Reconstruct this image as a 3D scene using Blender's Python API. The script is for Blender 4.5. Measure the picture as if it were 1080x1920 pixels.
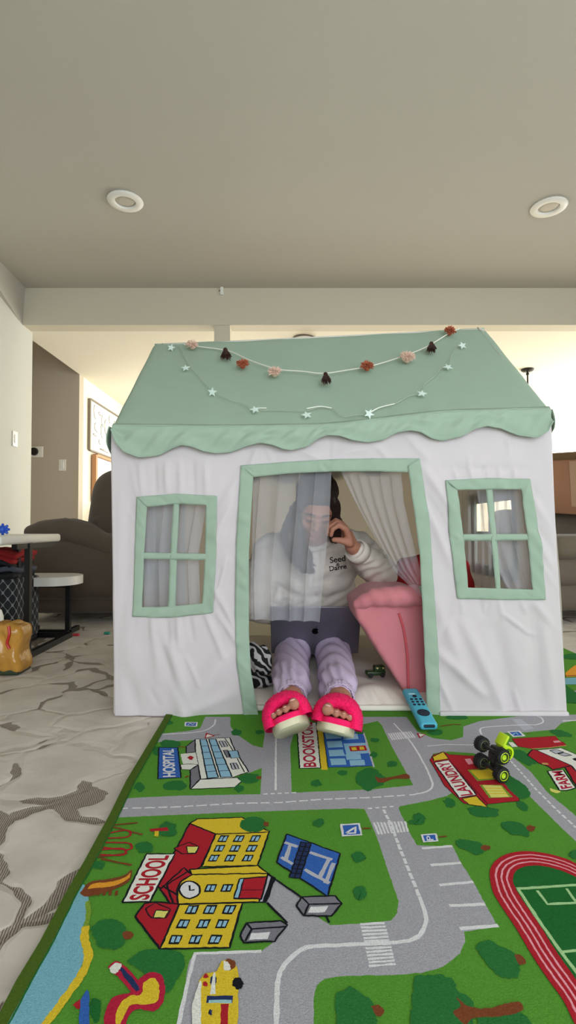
import bpy, bmesh, math, random
import numpy as np
from mathutils import Vector, Matrix, Euler
R = math.radians
random.seed(7)
for o in list(bpy.data.objects): bpy.data.objects.remove(o)
scene = bpy.context.scene
COL = scene.collection

# ------------------------------------------------------------------ camera
F_PX = 1000.0; CAM_H = 0.533; PITCH = math.atan(25/1000.0)
cam = bpy.data.cameras.new('camera'); camo = bpy.data.objects.new('camera', cam); COL.objects.link(camo)
camo.location = (0, 0, CAM_H); camo.rotation_euler = (math.pi/2+PITCH, 0, 0)
cam.sensor_fit = 'VERTICAL'; cam.sensor_height = 36; cam.sensor_width = 20.25; cam.lens = 36*F_PX/1920
cam.clip_start = 0.02
scene.camera = camo
scene.view_settings.view_transform = 'Standard'; scene.view_settings.look = 'None'
scene.view_settings.gamma = 1; scene.view_settings.use_curve_mapping = False
scene.view_settings.exposure = 0.07

# ------------------------------------------------------------------ light
w = bpy.data.worlds.new('world'); scene.world = w; w.use_nodes = True
bg = w.node_tree.nodes['Background']; bg.inputs[0].default_value = (0.86, 0.95, 1.0, 1); bg.inputs[1].default_value = 2.2
def area(name, loc, rot, sx, sy, power, col):
    l = bpy.data.lights.new(name, 'AREA'); l.shape = 'RECTANGLE'; l.size = sx; l.size_y = sy; l.energy = power; l.color = col
    o = bpy.data.objects.new(name, l); COL.objects.link(o); o.location = loc; o.rotation_euler = rot; return o
# daylight through the patio window behind the camera (faces +Y)
area('patio_daylight', (0.9, -1.72, 1.15), (R(90), 0, 0), 2.8, 2.0, 67, (0.85, 0.93, 1.0))
# daylight through the window in the right wall (faces -X)
area('side_daylight', (3.32, 1.3, 1.35), (0, R(90), 0), 1.3, 1.8, 17, (1.0, 0.97, 0.90))
# daylight through the far room's windows (right wall of the far room, faces -X)
area('far_room_daylight', (4.85, 6.0, 1.25), (0, R(90), 0), 1.5, 2.2, 150, (1.0, 0.97, 0.88))
# fill light added behind the tent to brighten the far ceiling (faces -Y)
area('far_wall_fill', (-.2, 7.52, 1.25), (R(-90), 0, 0), 2.0, 1.2, 75, (1.0, 0.97, 0.88))

# ------------------------------------------------------------------ pixel measurements -> real positions
def ray(u, v):
    a = (u-540)/F_PX; b = (960-v)/F_PX
    return Vector((a, math.cos(PITCH)-b*math.sin(PITCH), math.sin(PITCH)+b*math.cos(PITCH)))
def P(u, v, Y):
    d = ray(u, v); t = Y/d.y; return Vector((d.x*t, Y, CAM_H+d.z*t))
def FL(u, v, z=0.0):
    d = ray(u, v); t = (z-CAM_H)/d.z; return Vector((d.x*t, d.y*t, z))

# ------------------------------------------------------------------ materials
def lin(c):
    out = []
    for x in c[:3]:
        x = x/255.0; out.append(x/12.92 if x <= .04045 else ((x+.055)/1.055)**2.4)
    return (out[0], out[1], out[2], 1)
MATS = {}
def mat(name, col, rough=0.8, var=0.0, vscale=30, bump=0.0, bscale=200, metal=0, transl=0.0, alpha=1.0, sheen=0, emit=None, stretch=None, spec=None, bdist=0.002):
    if name in MATS: return MATS[name]
    m = bpy.data.materials.new(name); m.use_nodes = True; nt = m.node_tree; N = nt.nodes; L = nt.links
    bs = N['Principled BSDF']; outn = N['Material Output']
    c = lin(col); bs.inputs['Base Color'].default_value = c
    bs.inputs['Roughness'].default_value = rough; bs.inputs['Metallic'].default_value = metal
    if spec is not None: bs.inputs['Specular IOR Level'].default_value = spec
    if sheen: bs.inputs['Sheen Weight'].default_value = sheen
    tc = N.new('ShaderNodeTexCoord'); mp = N.new('ShaderNodeMapping'); L.new(tc.outputs['Object'], mp.inputs[0])
    if stretch: mp.inputs['Scale'].default_value = stretch
    colsock = None
    if var > 0:
        nz = N.new('ShaderNodeTexNoise'); nz.inputs['Scale'].default_value = vscale; nz.inputs['Detail'].default_value = 4
        L.new(mp.outputs[0], nz.inputs['Vector'])
        rp = N.new('ShaderNodeMix'); rp.data_type = 'RGBA'
        rp.inputs['A'].default_value = (c[0]*(1-var), c[1]*(1-var), c[2]*(1-var), 1)
        rp.inputs['B'].default_value = (min(1, c[0]*(1+var)), min(1, c[1]*(1+var)), min(1, c[2]*(1+var)), 1)
        L.new(nz.outputs[0], rp.inputs['Factor']); L.new(rp.outputs['Result'], bs.inputs['Base Color']); colsock = rp.outputs['Result']
    if bump > 0:
        nb = N.new('ShaderNodeTexNoise'); nb.inputs['Scale'].default_value = bscale; nb.inputs['Detail'].default_value = 3
        L.new(mp.outputs[0], nb.inputs['Vector'])
        bp = N.new('ShaderNodeBump'); bp.inputs['Strength'].default_value = bump; bp.inputs['Distance'].default_value = bdist
        L.new(nb.outputs[0], bp.inputs['Height']); L.new(bp.outputs[0], bs.inputs['Normal'])
    last = bs.outputs[0]
    if transl > 0:
        tr = N.new('ShaderNodeBsdfTranslucent'); tr.inputs[0].default_value = c
        if colsock: L.new(colsock, tr.inputs[0])
        mx = N.new('ShaderNodeMixShader'); mx.inputs[0].default_value = transl
        L.new(last, mx.inputs[1]); L.new(tr.outputs[0], mx.inputs[2]); last = mx.outputs[0]
    if alpha < 1:
        tp = N.new('ShaderNodeBsdfTransparent'); mx = N.new('ShaderNodeMixShader'); mx.inputs[0].default_value = alpha
        L.new(tp.outputs[0], mx.inputs[1]); L.new(last, mx.inputs[2]); last = mx.outputs[0]
    if emit:
        bs.inputs['Emission Color'].default_value = lin(emit[0]); bs.inputs['Emission Strength'].default_value = emit[1]
    L.new(last, outn.inputs[0])
    MATS[name] = m
    return m

# ------------------------------------------------------------------ mesh building
class MB:
    def __init__(s): s.v = []; s.f = []; s.m = []
    def add(s, vs, fs, mi=0):
        b = len(s.v); s.v.extend([tuple(x) for x in vs]); s.f.extend([tuple(i+b for i in f) for f in fs]); s.m.extend([mi]*len(fs)); return s
    def box(s, c, size, rot=None, mi=0):
        M = Euler(rot).to_matrix() if rot else Matrix.Identity(3); vs = []
        for i in (-1, 1):
            for j in (-1, 1):
                for k in (-1, 1): vs.append(Vector(c)+M @ Vector((i*size[0]/2, j*size[1]/2, k*size[2]/2)))
        return s.add(vs, [(0,1,3,2),(4,6,7,5),(0,4,5,1),(2,3,7,6),(0,2,6,4),(1,5,7,3)], mi)
    def rbox(s, c, size, r=0.01, rot=None, seg=3, mi=0):
        bm = bmesh.new(); bmesh.ops.create_cube(bm, size=1)
        for q in bm.verts: q.co = Vector((q.co.x*size[0], q.co.y*size[1], q.co.z*size[2]))
        bmesh.ops.bevel(bm, geom=list(bm.edges), offset=r, segments=seg, profile=0.5, affect='EDGES')
        M = (rot if isinstance(rot, Matrix) else Euler(rot).to_matrix()) if rot is not None else Matrix.Identity(3)
        bm.verts.index_update(); vs = [Vector(c)+M @ q.co for q in bm.verts]; fs = [[q.index for q in f.verts] for f in bm.faces]; bm.free()
        return s.add(vs, fs, mi)
    def cyl(s, p0, p1, r0, r1=None, n=16, caps=True, mi=0):
        r1 = r0 if r1 is None else r1; p0 = Vector(p0); p1 = Vector(p1); d = (p1-p0).normalized()
        a = d.orthogonal().normalized(); b = d.cross(a); vs = []
        for i in range(n):
            t = 2*math.pi*i/n; e = a*math.cos(t)+b*math.sin(t); vs.append(p0+e*r0); vs.append(p1+e*r1)
        fs = [(2*i, 2*((i+1) % n), 2*((i+1) % n)+1, 2*i+1) for i in range(n)]
        if caps: fs.append([2*i for i in range(n)][::-1]); fs.append([2*i+1 for i in range(n)])
        return s.add(vs, fs, mi)
    def tube(s, pts, r, n=8, mi=0):
        pts = [Vector(p) for p in pts]; vs = []; fs = []; K = len(pts); a = None
        for i, p in enumerate(pts):
            d = (pts[min(i+1, K-1)]-pts[max(i-1, 0)]).normalized()
            if a is None: a = d.orthogonal().normalized()
            a = (a-d*a.dot(d)).normalized(); b = d.cross(a); rr = r[i] if isinstance(r, (list, tuple)) else r
            for j in range(n):
                t = 2*math.pi*j/n; vs.append(p+(a*math.cos(t)+b*math.sin(t))*rr)
        for i in range(K-1):
            for j in range(n): fs.append((i*n+j, i*n+(j+1) % n, (i+1)*n+(j+1) % n, (i+1)*n+j))
        fs.append(list(range(n))[::-1]); fs.append([(K-1)*n+j for j in range(n)])
        return s.add(vs, fs, mi)
    def ell(s, c, r, rot=None, n=20, m=12, mi=0):
        M = (rot if isinstance(rot, Matrix) else Euler(rot).to_matrix()) if rot is not None else Matrix.Identity(3)
        if not isinstance(r, (list, tuple)): r = (r, r, r)
        vs = [Vector(c)+M @ Vector((0, 0, r[2]))]
        for i in range(1, m):
            t = math.pi*i/m
            for j in range(n):
                p = 2*math.pi*j/n; vs.append(Vector(c)+M @ Vector((r[0]*math.sin(t)*math.cos(p), r[1]*math.sin(t)*math.sin(p), r[2]*math.cos(t))))
        vs.append(Vector(c)+M @ Vector((0, 0, -r[2])))
        fs = [(0, 1+j, 1+(j+1) % n) for j in range(n)]
        for i in range(m-2):
            for j in range(n): fs.append((1+i*n+j, 1+(i+1)*n+j, 1+(i+1)*n+(j+1) % n, 1+i*n+(j+1) % n))
        e = len(vs)-1
        fs += [(e, 1+(m-2)*n+(j+1) % n, 1+(m-2)*n+j) for j in range(n)]
        return s.add(vs, fs, mi)
    def cap(s, p0, r0, p1, r1, n=16):   # tapered capsule
        s.cyl(p0, p1, r0, r1, n); s.ell(p0, r0, n=n, m=10); s.ell(p1, r1, n=n, m=10); return s
    def chain(s, pts):                   # [(p, r), ...]
        for (a, ra), (b, rb) in zip(pts, pts[1:]): s.cap(a, ra, b, rb)
        return s
    def lathe(s, prof, c=(0,0,0), n=32, M=None, mi=0):
        M = M or Matrix.Identity(3); vs = []; K = len(prof)
        for (r, z) in prof:
            for j in range(n):
                t = 2*math.pi*j/n; vs.append(Vector(c)+M @ Vector((r*math.cos(t), r*math.sin(t), z)))
        fs = []
        for i in range(K-1):
            for j in range(n): fs.append((i*n+j, i*n+(j+1) % n, (i+1)*n+(j+1) % n, (i+1)*n+j))
        return s.add(vs, fs, mi)
    def prism(s, poly, ext, mi=0):       # poly: 3D points, ext: vector
        n = len(poly); ext = Vector(ext); vs = [Vector(p) for p in poly]+[Vector(p)+ext for p in poly]
        fs = [list(range(n))[::-1], [n+i for i in range(n)]]+[(i, (i+1) % n, n+(i+1) % n, n+i) for i in range(n)]
        return s.add(vs, fs, mi)
    def grid(s, fn, nu, nv, mi=0, keep=None):
        vs = [fn(i/nu, j/nv) for j in range(nv+1) for i in range(nu+1)]
        fs = []
        for j in range(nv):
            for i in range(nu):
                if keep and not keep((i+.5)/nu, (j+.5)/nv): continue
                a = j*(nu+1)+i; fs.append((a, a+1, a+nu+2, a+nu+1))
        return s.add(vs, fs, mi)

WL = {}
def wl(o): return WL.get(o.name, Vector((0, 0, 0)))
def mk(name, mb, m, parent=None, smooth=True, angle=40, solid=0, subsurf=0, origin=None):
    if mb.v:
        a = np.array([tuple(x) for x in mb.v]); c = Vector(((a.min(0)+a.max(0))/2).tolist())
        if not parent: c.z = float(a[:, 2].min())
    else: c = Vector()
    if origin is not None: c = Vector(origin)
    me = bpy.data.meshes.new(name); me.from_pydata([tuple(Vector(x)-c) for x in mb.v], [], mb.f)
    ms = m if isinstance(m, (list, tuple)) else [m]
    for x in ms: me.materials.append(x)
    if len(ms) > 1: me.polygons.foreach_set('material_index', mb.m)
    me.validate()
    bm = bmesh.new(); bm.from_mesh(me); bmesh.ops.recalc_face_normals(bm, faces=bm.faces); bm.to_mesh(me); bm.free()
    if smooth:
        me.shade_smooth()
        if angle: me.set_sharp_from_angle(angle=R(angle))
    o = bpy.data.objects.new(name, me); COL.objects.link(o); WL[o.name] = c
    if parent: o.parent = parent; o.location = c-wl(parent)
    else: o.location = c
    if solid:
        md = o.modifiers.new('thickness', 'SOLIDIFY'); md.thickness = solid; md.offset = 0
    if subsurf:
        md = o.modifiers.new('smooth', 'SUBSURF'); md.levels = subsurf; md.render_levels = subsurf
    return o
def tag(o, label=None, cat=None, group=None, kind=None):
    if label: o['label'] = label
    if cat: o['category'] = cat
    if group: o['group'] = group
    if kind: o['kind'] = kind
    return o
def thing(name, loc, label, cat, group=None):
    o = bpy.data.objects.new(name, None); COL.objects.link(o); o.location = loc; o.empty_display_size = .05
    WL[o.name] = Vector(loc); return tag(o, label, cat, group)
def struct(name, mb, m, **k):
    o = mk(name, mb, m, **k); o['kind'] = 'structure'; return o
def copy_tree(o, parent=None, off=Vector((0,0,0))):
    c = o.copy(); COL.objects.link(c); c.parent = parent
    if parent is None: c.location = Vector(o.location)+off; WL[c.name] = wl(o)+off
    for ch in [x for x in bpy.data.objects if x.parent == o]: copy_tree(ch, c)
    return c
def blob(name, mb, m, parent=None, voxel=0.006, smooth=6, fac=0.5, disp=None, dens=None, origin=None):
    """union of overlapping closed shapes as ONE continuous smooth surface"""
    me = bpy.data.meshes.new('tmp'); me.from_pydata([tuple(x) for x in mb.v], [], mb.f)
    bm = bmesh.new(); bm.from_mesh(me); bmesh.ops.recalc_face_normals(bm, faces=bm.faces); bm.to_mesh(me); bm.free()
    o = bpy.data.objects.new('tmp', me); COL.objects.link(o)
    md = o.modifiers.new('r', 'REMESH'); md.mode = 'VOXEL'; md.voxel_size = voxel; md.use_smooth_shade = True
    if smooth: sm = o.modifiers.new('s', 'SMOOTH'); sm.factor = fac; sm.iterations = smooth
    dg = bpy.context.evaluated_depsgraph_get(); me2 = bpy.data.meshes.new_from_object(o.evaluated_get(dg))
    bpy.data.objects.remove(o)
    n = len(me2.vertices); co = np.empty(n*3); me2.vertices.foreach_get('co', co); co = co.reshape(-1, 3)
    if disp:
        no = np.empty(n*3); me2.vertices.foreach_get('normal', no); no = no.reshape(-1, 3)
        co = co+no*disp(co, no)[:, None]
    c = (co.min(0)+co.max(0))/2
    if not parent: c[2] = co[:, 2].min()
    if origin is not None: c = np.array(origin)
    me2.vertices.foreach_set('co', (co-c).ravel()); me2.name = name; me2.materials.clear()
    me2.materials.append(m); me2.shade_smooth(); me2.update()
    ob = bpy.data.objects.new(name, me2); COL.objects.link(ob); c = Vector(c.tolist()); WL[ob.name] = c
    if parent: ob.parent = parent; ob.location = c-wl(parent)
    else: ob.location = c
    return ob
def spline(pts, n):                      # Catmull-Rom resampled to n+1 points, any dimension
    p = np.array(pts, float); p = np.vstack([2*p[0]-p[1], p, 2*p[-1]-p[-2]]); K = len(p)-3
    seg = np.linalg.norm(p[2:-1]-p[1:-2], axis=1); cum = np.concatenate([[0], np.cumsum(seg)]); out = []
    for i in range(n+1):
        s = cum[-1]*i/n; k = min(K-1, int(np.searchsorted(cum, s, side='right')-1)); t = (s-cum[k])/max(seg[k], 1e-9)
        a, b, c, d = p[k:k+4]
        out.append(.5*((2*b)+(-a+c)*t+(2*a-5*b+4*c-d)*t*t+(-a+3*b-3*c+d)*t**3))
    return out
def lerpline(pts, n):
    p = np.array(pts, float); seg = np.linalg.norm(p[1:]-p[:-1], axis=1); cum = np.concatenate([[0], np.cumsum(seg)]); out = []
    for i in range(n+1):
        s = cum[-1]*i/n; k = min(len(seg)-1, int(np.searchsorted(cum, s, side='right')-1)); t = (s-cum[k])/max(seg[k], 1e-9)
        out.append(p[k]*(1-t)+p[k+1]*t)
    return out
def text_mesh(txt, size=1):
    cu = bpy.data.curves.new('t', 'FONT'); cu.body = txt; cu.size = size; cu.offset = .012; o = bpy.data.objects.new('t', cu); COL.objects.link(o)
    dg = bpy.context.evaluated_depsgraph_get(); me = bpy.data.meshes.new_from_object(o.evaluated_get(dg))
    vs = [v.co.copy() for v in me.vertices]; fs = [list(p.vertices) for p in me.polygons]; bpy.data.objects.remove(o); bpy.data.meshes.remove(me)
    xs = [v.x for v in vs]; ys = [v.y for v in vs]
    x0, x1, y0, y1 = min(xs), max(xs), min(ys), max(ys)
    return [((v.x-x0)/(x1-x0), (v.y-y0)/(y1-y0)) for v in vs], fs

# ================================================================== ROOM SHELL
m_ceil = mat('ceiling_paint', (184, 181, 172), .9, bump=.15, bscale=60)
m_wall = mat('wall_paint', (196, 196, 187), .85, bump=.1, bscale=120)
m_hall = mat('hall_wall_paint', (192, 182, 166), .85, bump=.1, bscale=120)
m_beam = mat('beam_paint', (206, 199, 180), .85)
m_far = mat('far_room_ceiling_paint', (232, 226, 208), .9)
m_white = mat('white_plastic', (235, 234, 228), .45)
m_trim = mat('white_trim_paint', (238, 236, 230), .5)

# carpet: beige carved pile with dark hatched patches
def carpet_mat():
    m = bpy.data.materials.new('carved_carpet'); m.use_nodes = True; nt = m.node_tree; N = nt.nodes; L = nt.links; bs = N['Principled BSDF']
    tc = N.new('ShaderNodeTexCoord')
    mp = N.new('ShaderNodeMapping'); mp.inputs['Scale'].default_value = (1.0, 1.0, 1); L.new(tc.outputs['Object'], mp.inputs[0])
    wn = N.new('ShaderNodeTexNoise'); wn.inputs['Scale'].default_value = 5; wn.inputs['Detail'].default_value = 3; L.new(mp.outputs[0], wn.inputs['Vector'])
    ad = N.new('ShaderNodeVectorMath'); ad.operation = 'MULTIPLY_ADD'; ad.inputs[1].default_value = (.22, .22, 0); L.new(wn.outputs['Color'], ad.inputs[0]); L.new(mp.outputs[0], ad.inputs[2])
    vo = N.new('ShaderNodeTexVoronoi'); vo.feature = 'DISTANCE_TO_EDGE'; vo.inputs['Scale'].default_value = 5.2; L.new(ad.outputs[0], vo.inputs['Vector'])
    n2 = N.new('ShaderNodeTexNoise'); n2.inputs['Scale'].default_value = 3.6; n2.inputs['Detail'].default_value = 2; L.new(mp.outputs[0], n2.inputs['Vector'])
    # patch where close to a cell edge AND low frequency noise is high
    sb = N.new('ShaderNodeMath'); sb.operation = 'MULTIPLY_ADD'; sb.inputs[1].default_value = 1.5; sb.inputs[2].default_value = -0.785; L.new(n2.outputs[0], sb.inputs[0])
    mn = N.new('ShaderNodeMath'); mn.operation = 'MINIMUM'; mn.inputs[1].default_value = .056; L.new(sb.outputs[0], mn.inputs[0])
    gt = N.new('ShaderNodeMath'); gt.operation = 'SUBTRACT'; L.new(mn.outputs[0], gt.inputs[0]); L.new(vo.outputs['Distance'], gt.inputs[1])
    mk_ = N.new('ShaderNodeMapRange'); mk_.inputs['From Min'].default_value = -0.004; mk_.inputs['From Max'].default_value = 0.006; L.new(gt.outputs[0], mk_.inputs['Value'])
    # hatching
    mp2 = N.new('ShaderNodeMapping'); mp2.inputs['Rotation'].default_value = (0, 0, R(-12)); L.new(tc.outputs['Object'], mp2.inputs[0])
    wv = N.new('ShaderNodeTexWave'); wv.inputs['Scale'].default_value = 88; wv.inputs['Distortion'].default_value = 2.5; wv.inputs['Detail'].default_value = 2; wv.inputs['Detail Scale'].default_value = 1.5
    L.new(mp2.outputs[0], wv.inputs['Vector'])
    hr = N.new('ShaderNodeValToRGB'); hr.color_ramp.elements[0].position = .3; hr.color_ramp.elements[0].color = lin((104, 93, 84)); hr.color_ramp.elements[1].position = .75; hr.color_ramp.elements[1].color = lin((168, 156, 143)); L.new(wv.outputs[0], hr.inputs[0])
    nf = N.new('ShaderNodeTexNoise'); nf.inputs['Scale'].default_value = 9; nf.inputs['Detail'].default_value = 6; L.new(mp.outputs[0], nf.inputs['Vector'])
    br = N.new('ShaderNodeValToRGB'); br.color_ramp.elements[0].position = .3; br.color_ramp.elements[0].color = lin((186, 176, 165)); br.color_ramp.elements[1].position = .7; br.color_ramp.elements[1].color = lin((206, 197, 186)); L.new(nf.outputs[0], br.inputs[0])
    mx = N.new('ShaderNodeMix'); mx.data_type = 'RGBA'; L.new(mk_.outputs[0], mx.inputs['Factor']); L.new(br.outputs[0], mx.inputs['A']); L.new(hr.outputs[0], mx.inputs['B'])
    L.new(mx.outputs['Result'], bs.inputs['Base Color']); bs.inputs['Roughness'].default_value = .95; bs.inputs['Specular IOR Level'].default_value = .1
    # carved relief
    rl = N.new('ShaderNodeMapRange'); rl.inputs['From Max'].default_value = .09; L.new(vo.outputs['Distance'], rl.inputs['Value'])
    n4 = N.new('ShaderNodeTexNoise'); n4.inputs['Scale'].default_value = 14; n4.inputs['Detail'].default_value = 5; L.new(mp.outputs[0], n4.inputs['Vector'])
    sm = N.new('ShaderNodeMath'); sm.operation = 'ADD'; L.new(rl.outputs[0], sm.inputs[0]); L.new(n4.outputs[0], sm.inputs[1])
    s2 = N.new('ShaderNodeMath'); s2.operation = 'MULTIPLY_ADD'; s2.inputs[1].default_value = -.8; L.new(mk_.outputs[0], s2.inputs[0]); L.new(sm.outputs[0], s2.inputs[2])
    bp = N.new('ShaderNodeBump'); bp.inputs['Strength'].default_value = .55; bp.inputs['Distance'].default_value = .006; L.new(s2.outputs[0], bp.inputs['Height']); L.new(bp.outputs[0], bs.inputs['Normal'])
    return m
struct('floor', MB().box((1.2, 3.0, -.05), (9.5, 9.7, .1)), carpet_mat(), smooth=False, origin=(0, 0, 0))

ZC, ZL = 2.44, 2.14         # near ceiling, far-room ceiling
XL, XH = -2.13, -2.22       # near left wall face, far left wall face
YB, YH, YW = 4.24, 5.64, 7.65
XR = 3.4
struct('ceiling', MB().box((.62, 1.22, ZC+.05), (5.9, 6.04, .1)), m_ceil, smooth=False)
struct('trim_1', MB().box(((XL+XR)/2+.6, YB+.07, (ZC+ZL)/2+.0), (XR-XL+1.2, .14, ZC-ZL)), m_beam, smooth=False)        # dropped beam
c = MB(); c.add([(XL, YB, ZL), (XL, 3.1, ZC), (XL+.10, 3.1, ZC), (XL+.02, YB, ZC), (XL, YB, ZC), (XL, 3.1, ZC+.001)], [(0,1,2),(0,2,3),(0,3,4),(0,4,5,1),(1,5,2),(2,5,4,3)])
struct('trim_2', c, m_ceil, smooth=False)                                   # plastered wedge where beam, wall and ceiling meet
struct('trim_3', MB().box((-.53, YB+.07, ZL/2), (.128, .12, ZL)), m_beam, smooth=False)                                # post below the beam
struct('wall_left', MB().box((XL-.06, 1.03, ZC/2), (.12, 6.76, ZC)), m_wall, smooth=False)
struct('baseboard_left', MB().box((XL+.006, 1.03, .05), (.014, 6.74, .1)), m_trim, smooth=False)
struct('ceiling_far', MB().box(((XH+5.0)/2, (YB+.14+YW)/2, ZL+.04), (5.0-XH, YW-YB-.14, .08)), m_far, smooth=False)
struct('ceiling_hall', MB().box((-3.2, 4.98, ZC+.1), (2.1, 1.5, .1)), m_hall, smooth=False)
struct('wall_hall_header', MB().box((XH-.02, (4.42+YH)/2, (ZL+ZC+.05)/2+.045), (.05, YH-4.42, ZC-ZL+.02)), m_hall, smooth=False)
struct('wall_hall_back', MB().box((-3.22, YH+.06, ZC/2+.03), (2.0, .12, ZC+.06)), m_hall, smooth=False)
struct('wall_hall_end', MB().box((-4.2, 5.0, ZC/2+.03), (.1, 1.4, ZC+.06)), m_hall, smooth=False)
struct('wall_hall_front', MB().box((-3.2, 4.35, ZC/2+.03), (2.0, .1, ZC+.06)), m_hall, smooth=False)
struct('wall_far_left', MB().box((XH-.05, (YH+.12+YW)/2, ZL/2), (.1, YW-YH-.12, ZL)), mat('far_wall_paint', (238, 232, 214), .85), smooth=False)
# far wall with a window opening, plus an added one hidden by the tent
fx0, fx1, fz0, fz1 = 3.72, 4.7, .95, 1.78
fw = MB()
bx0, bx1, bz0, bz1 = -1.25, .85, .6, 1.85
fw.box(((XH+bx0)/2, YW+.06, ZL/2), (bx0-XH, .12, ZL)); fw.box(((bx1+fx0)/2, YW+.06, ZL/2), (fx0-bx1, .12, ZL)); fw.box(((bx0+bx1)/2, YW+.06, bz0/2), (bx1-bx0, .12, bz0)); fw.box(((bx0+bx1)/2, YW+.06, (bz1+ZL)/2), (bx1-bx0, .12, ZL-bz1)); fw.box(((fx1+5.0)/2, YW+.06, ZL/2), (5.0-fx1, .12, ZL))
fw.box(((fx0+fx1)/2, YW+.06, fz0/2), (fx1-fx0, .12, fz0)); fw.box(((fx0+fx1)/2, YW+.06, (fz1+ZL)/2), (fx1-fx0, .12, ZL-fz1))
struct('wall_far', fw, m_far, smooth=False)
def glass():
    m = bpy.data.materials.new('window_glass'); m.use_nodes = True; N = m.node_tree.nodes; L = m.node_tree.links
    g = N.new('ShaderNodeBsdfGlossy'); g.inputs['Roughness'].default_value = .02; t = N.new('ShaderNodeBsdfTransparent'); x = N.new('ShaderNodeMixShader'); x.inputs[0].default_value = .06
    L.new(t.outputs[0], x.inputs[1]); L.new(g.outputs[0], x.inputs[2]); L.new(x.outputs[0], N['Material Output'].inputs[0]); return m
m_glass = glass()
def window(name, c, wx, wz, axis):       # axis: 'y' pane faces Y, 'x' pane faces X
    fr = MB(); t = .05
    def bx(cx, cz, sx, sz):
        if axis == 'y': fr.box((c[0]+cx, c[1], c[2]+cz), (sx, .08, sz))
        else: fr.box((c[0], c[1]+cx, c[2]+cz), (.08, sx, sz))
    bx(-wx/2+t/2, 0, t, wz); bx(wx/2-t/2, 0, t, wz); bx(0, -wz/2+t/2, wx-2*t, t); bx(0, wz/2-t/2, wx-2*t, t); bx(0, 0, t*.8, wz-2*t)
    o = struct(name, fr, m_trim, smooth=False)
    g = MB().box(c, (wx-2*t, .006, wz-2*t) if axis == 'y' else (.006, wx-2*t, wz-2*t)); mk('window_pane', g, m_glass, o, smooth=False)
window('window_1', ((fx0+fx1)/2, YW+.06, (fz0+fz1)/2), fx1-fx0, fz1-fz0, 'y')
window('window_added', ((bx0+bx1)/2, YW+.06, (bz0+bz1)/2), bx1-bx0, bz1-bz0, 'y')  # added window, unseen behind the tent, goes with the far room fill light
# back wall with patio window
px0, px1, pz0, pz1 = -.6, 2.4, .08, 2.2; yb = -1.8
bw = MB(); bw.box(((XL+px0)/2, yb-.06, ZC/2), (px0-XL, .12, ZC)); bw.box(((px1+XR)/2, yb-.06, ZC/2), (XR-px1, .12, ZC))
bw.box(((px0+px1)/2, yb-.06, pz0/2), (px1-px0, .12, pz0)); bw.box(((px0+px1)/2, yb-.06, (pz1+ZC)/2), (px1-px0, .12, ZC-pz1))
struct('wall_back', bw, m_wall, smooth=False)
window('window_2', ((px0+px1)/2, yb-.06, (pz0+pz1)/2), px1-px0, pz1-pz0, 'y')
# right wall with window
ry0, ry1, rz0, rz1 = .3, 2.3, .65, 2.05
rw = MB(); rw.box((XR+.06, (-1.8+ry0)/2, ZC/2), (.12, ry0+1.8, ZC)); rw.box((XR+.06, (ry1+YB)/2, ZC/2), (.12, YB-ry1, ZC))
rw.box((XR+.06, (ry0+ry1)/2, rz0/2), (.12, ry1-ry0, rz0)); rw.box((XR+.06, (ry0+ry1)/2, (rz1+ZC)/2), (.12, ry1-ry0, ZC-rz1))
struct('wall_right', rw, m_wall, smooth=False)
window('window_3', (XR+.06, (ry0+ry1)/2, (rz0+rz1)/2), ry1-ry0, rz1-rz0, 'x')
# far room right wall with window
gy0, gy1, gz0, gz1 = 4.9, 7.1, .5, 2.0
gw = MB(); gw.box((5.06, (YB+gy0)/2, ZL/2), (.12, gy0-YB, ZL)); gw.box((5.06, (gy1+YW)/2, ZL/2), (.12, YW-gy1, ZL))
gw.box((5.06, (gy0+gy1)/2, gz0/2), (.12, gy1-gy0, gz0)); gw.box((5.06, (gy0+gy1)/2, (gz1+ZL)/2), (.12, gy1-gy0, ZL-gz1))
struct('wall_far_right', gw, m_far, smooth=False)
window('window_4', (5.06, (gy0+gy1)/2, (gz0+gz1)/2), gy1-gy0, gz1-gz0, 'x')
struct('wall_near_jog', MB().box((4.25, YB+.2, ZL/2), (1.6, .12, ZL)), m_wall, smooth=False)

# ================================================================== fittings
def downlight(u, v, label):
    d = ray(u, v); t = (ZC-CAM_H)/d.z; c = Vector((d.x*t, d.y*t, ZC))
    o = thing('recessed_ceiling_light', c, label, 'ceiling light', 'recessed ceiling lights')
    mk('trim_ring', MB().lathe([(.100, 0), (.104, -.006), (.100, -.012), (.075, -.016), (.062, -.014), (.058, -.002)], c, 48), m_white, o, angle=60)
    mk('lamp_lens', MB().lathe([(.059, -.001), (.054, -.005), (.03, -.0065), (.001, -.007)], c, 40), mat('frosted_lens', (190, 185, 172), .4), o)
downlight(235, 376, 'round recessed ceiling light on the left, above the armchair side')
downlight(1029, 387, 'round recessed ceiling light near the right edge of the ceiling')
# small bracket on the beam
o = thing('curtain_bracket', P(415, 545, YB-.01), 'small white plastic clip fixed high on the beam face', 'bracket')
c = P(416, 545, YB-.012); mk('clip_plate', MB().rbox(c, (.026, .02, .07), .004), m_white, o)
mk('clip_hook', MB().cyl(c+Vector((-.012, 0, .0)), c+Vector((-.024, -.004, 0)), .004), mat('grey_metal', (120, 115, 105), .4, metal=.7), o)
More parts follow.
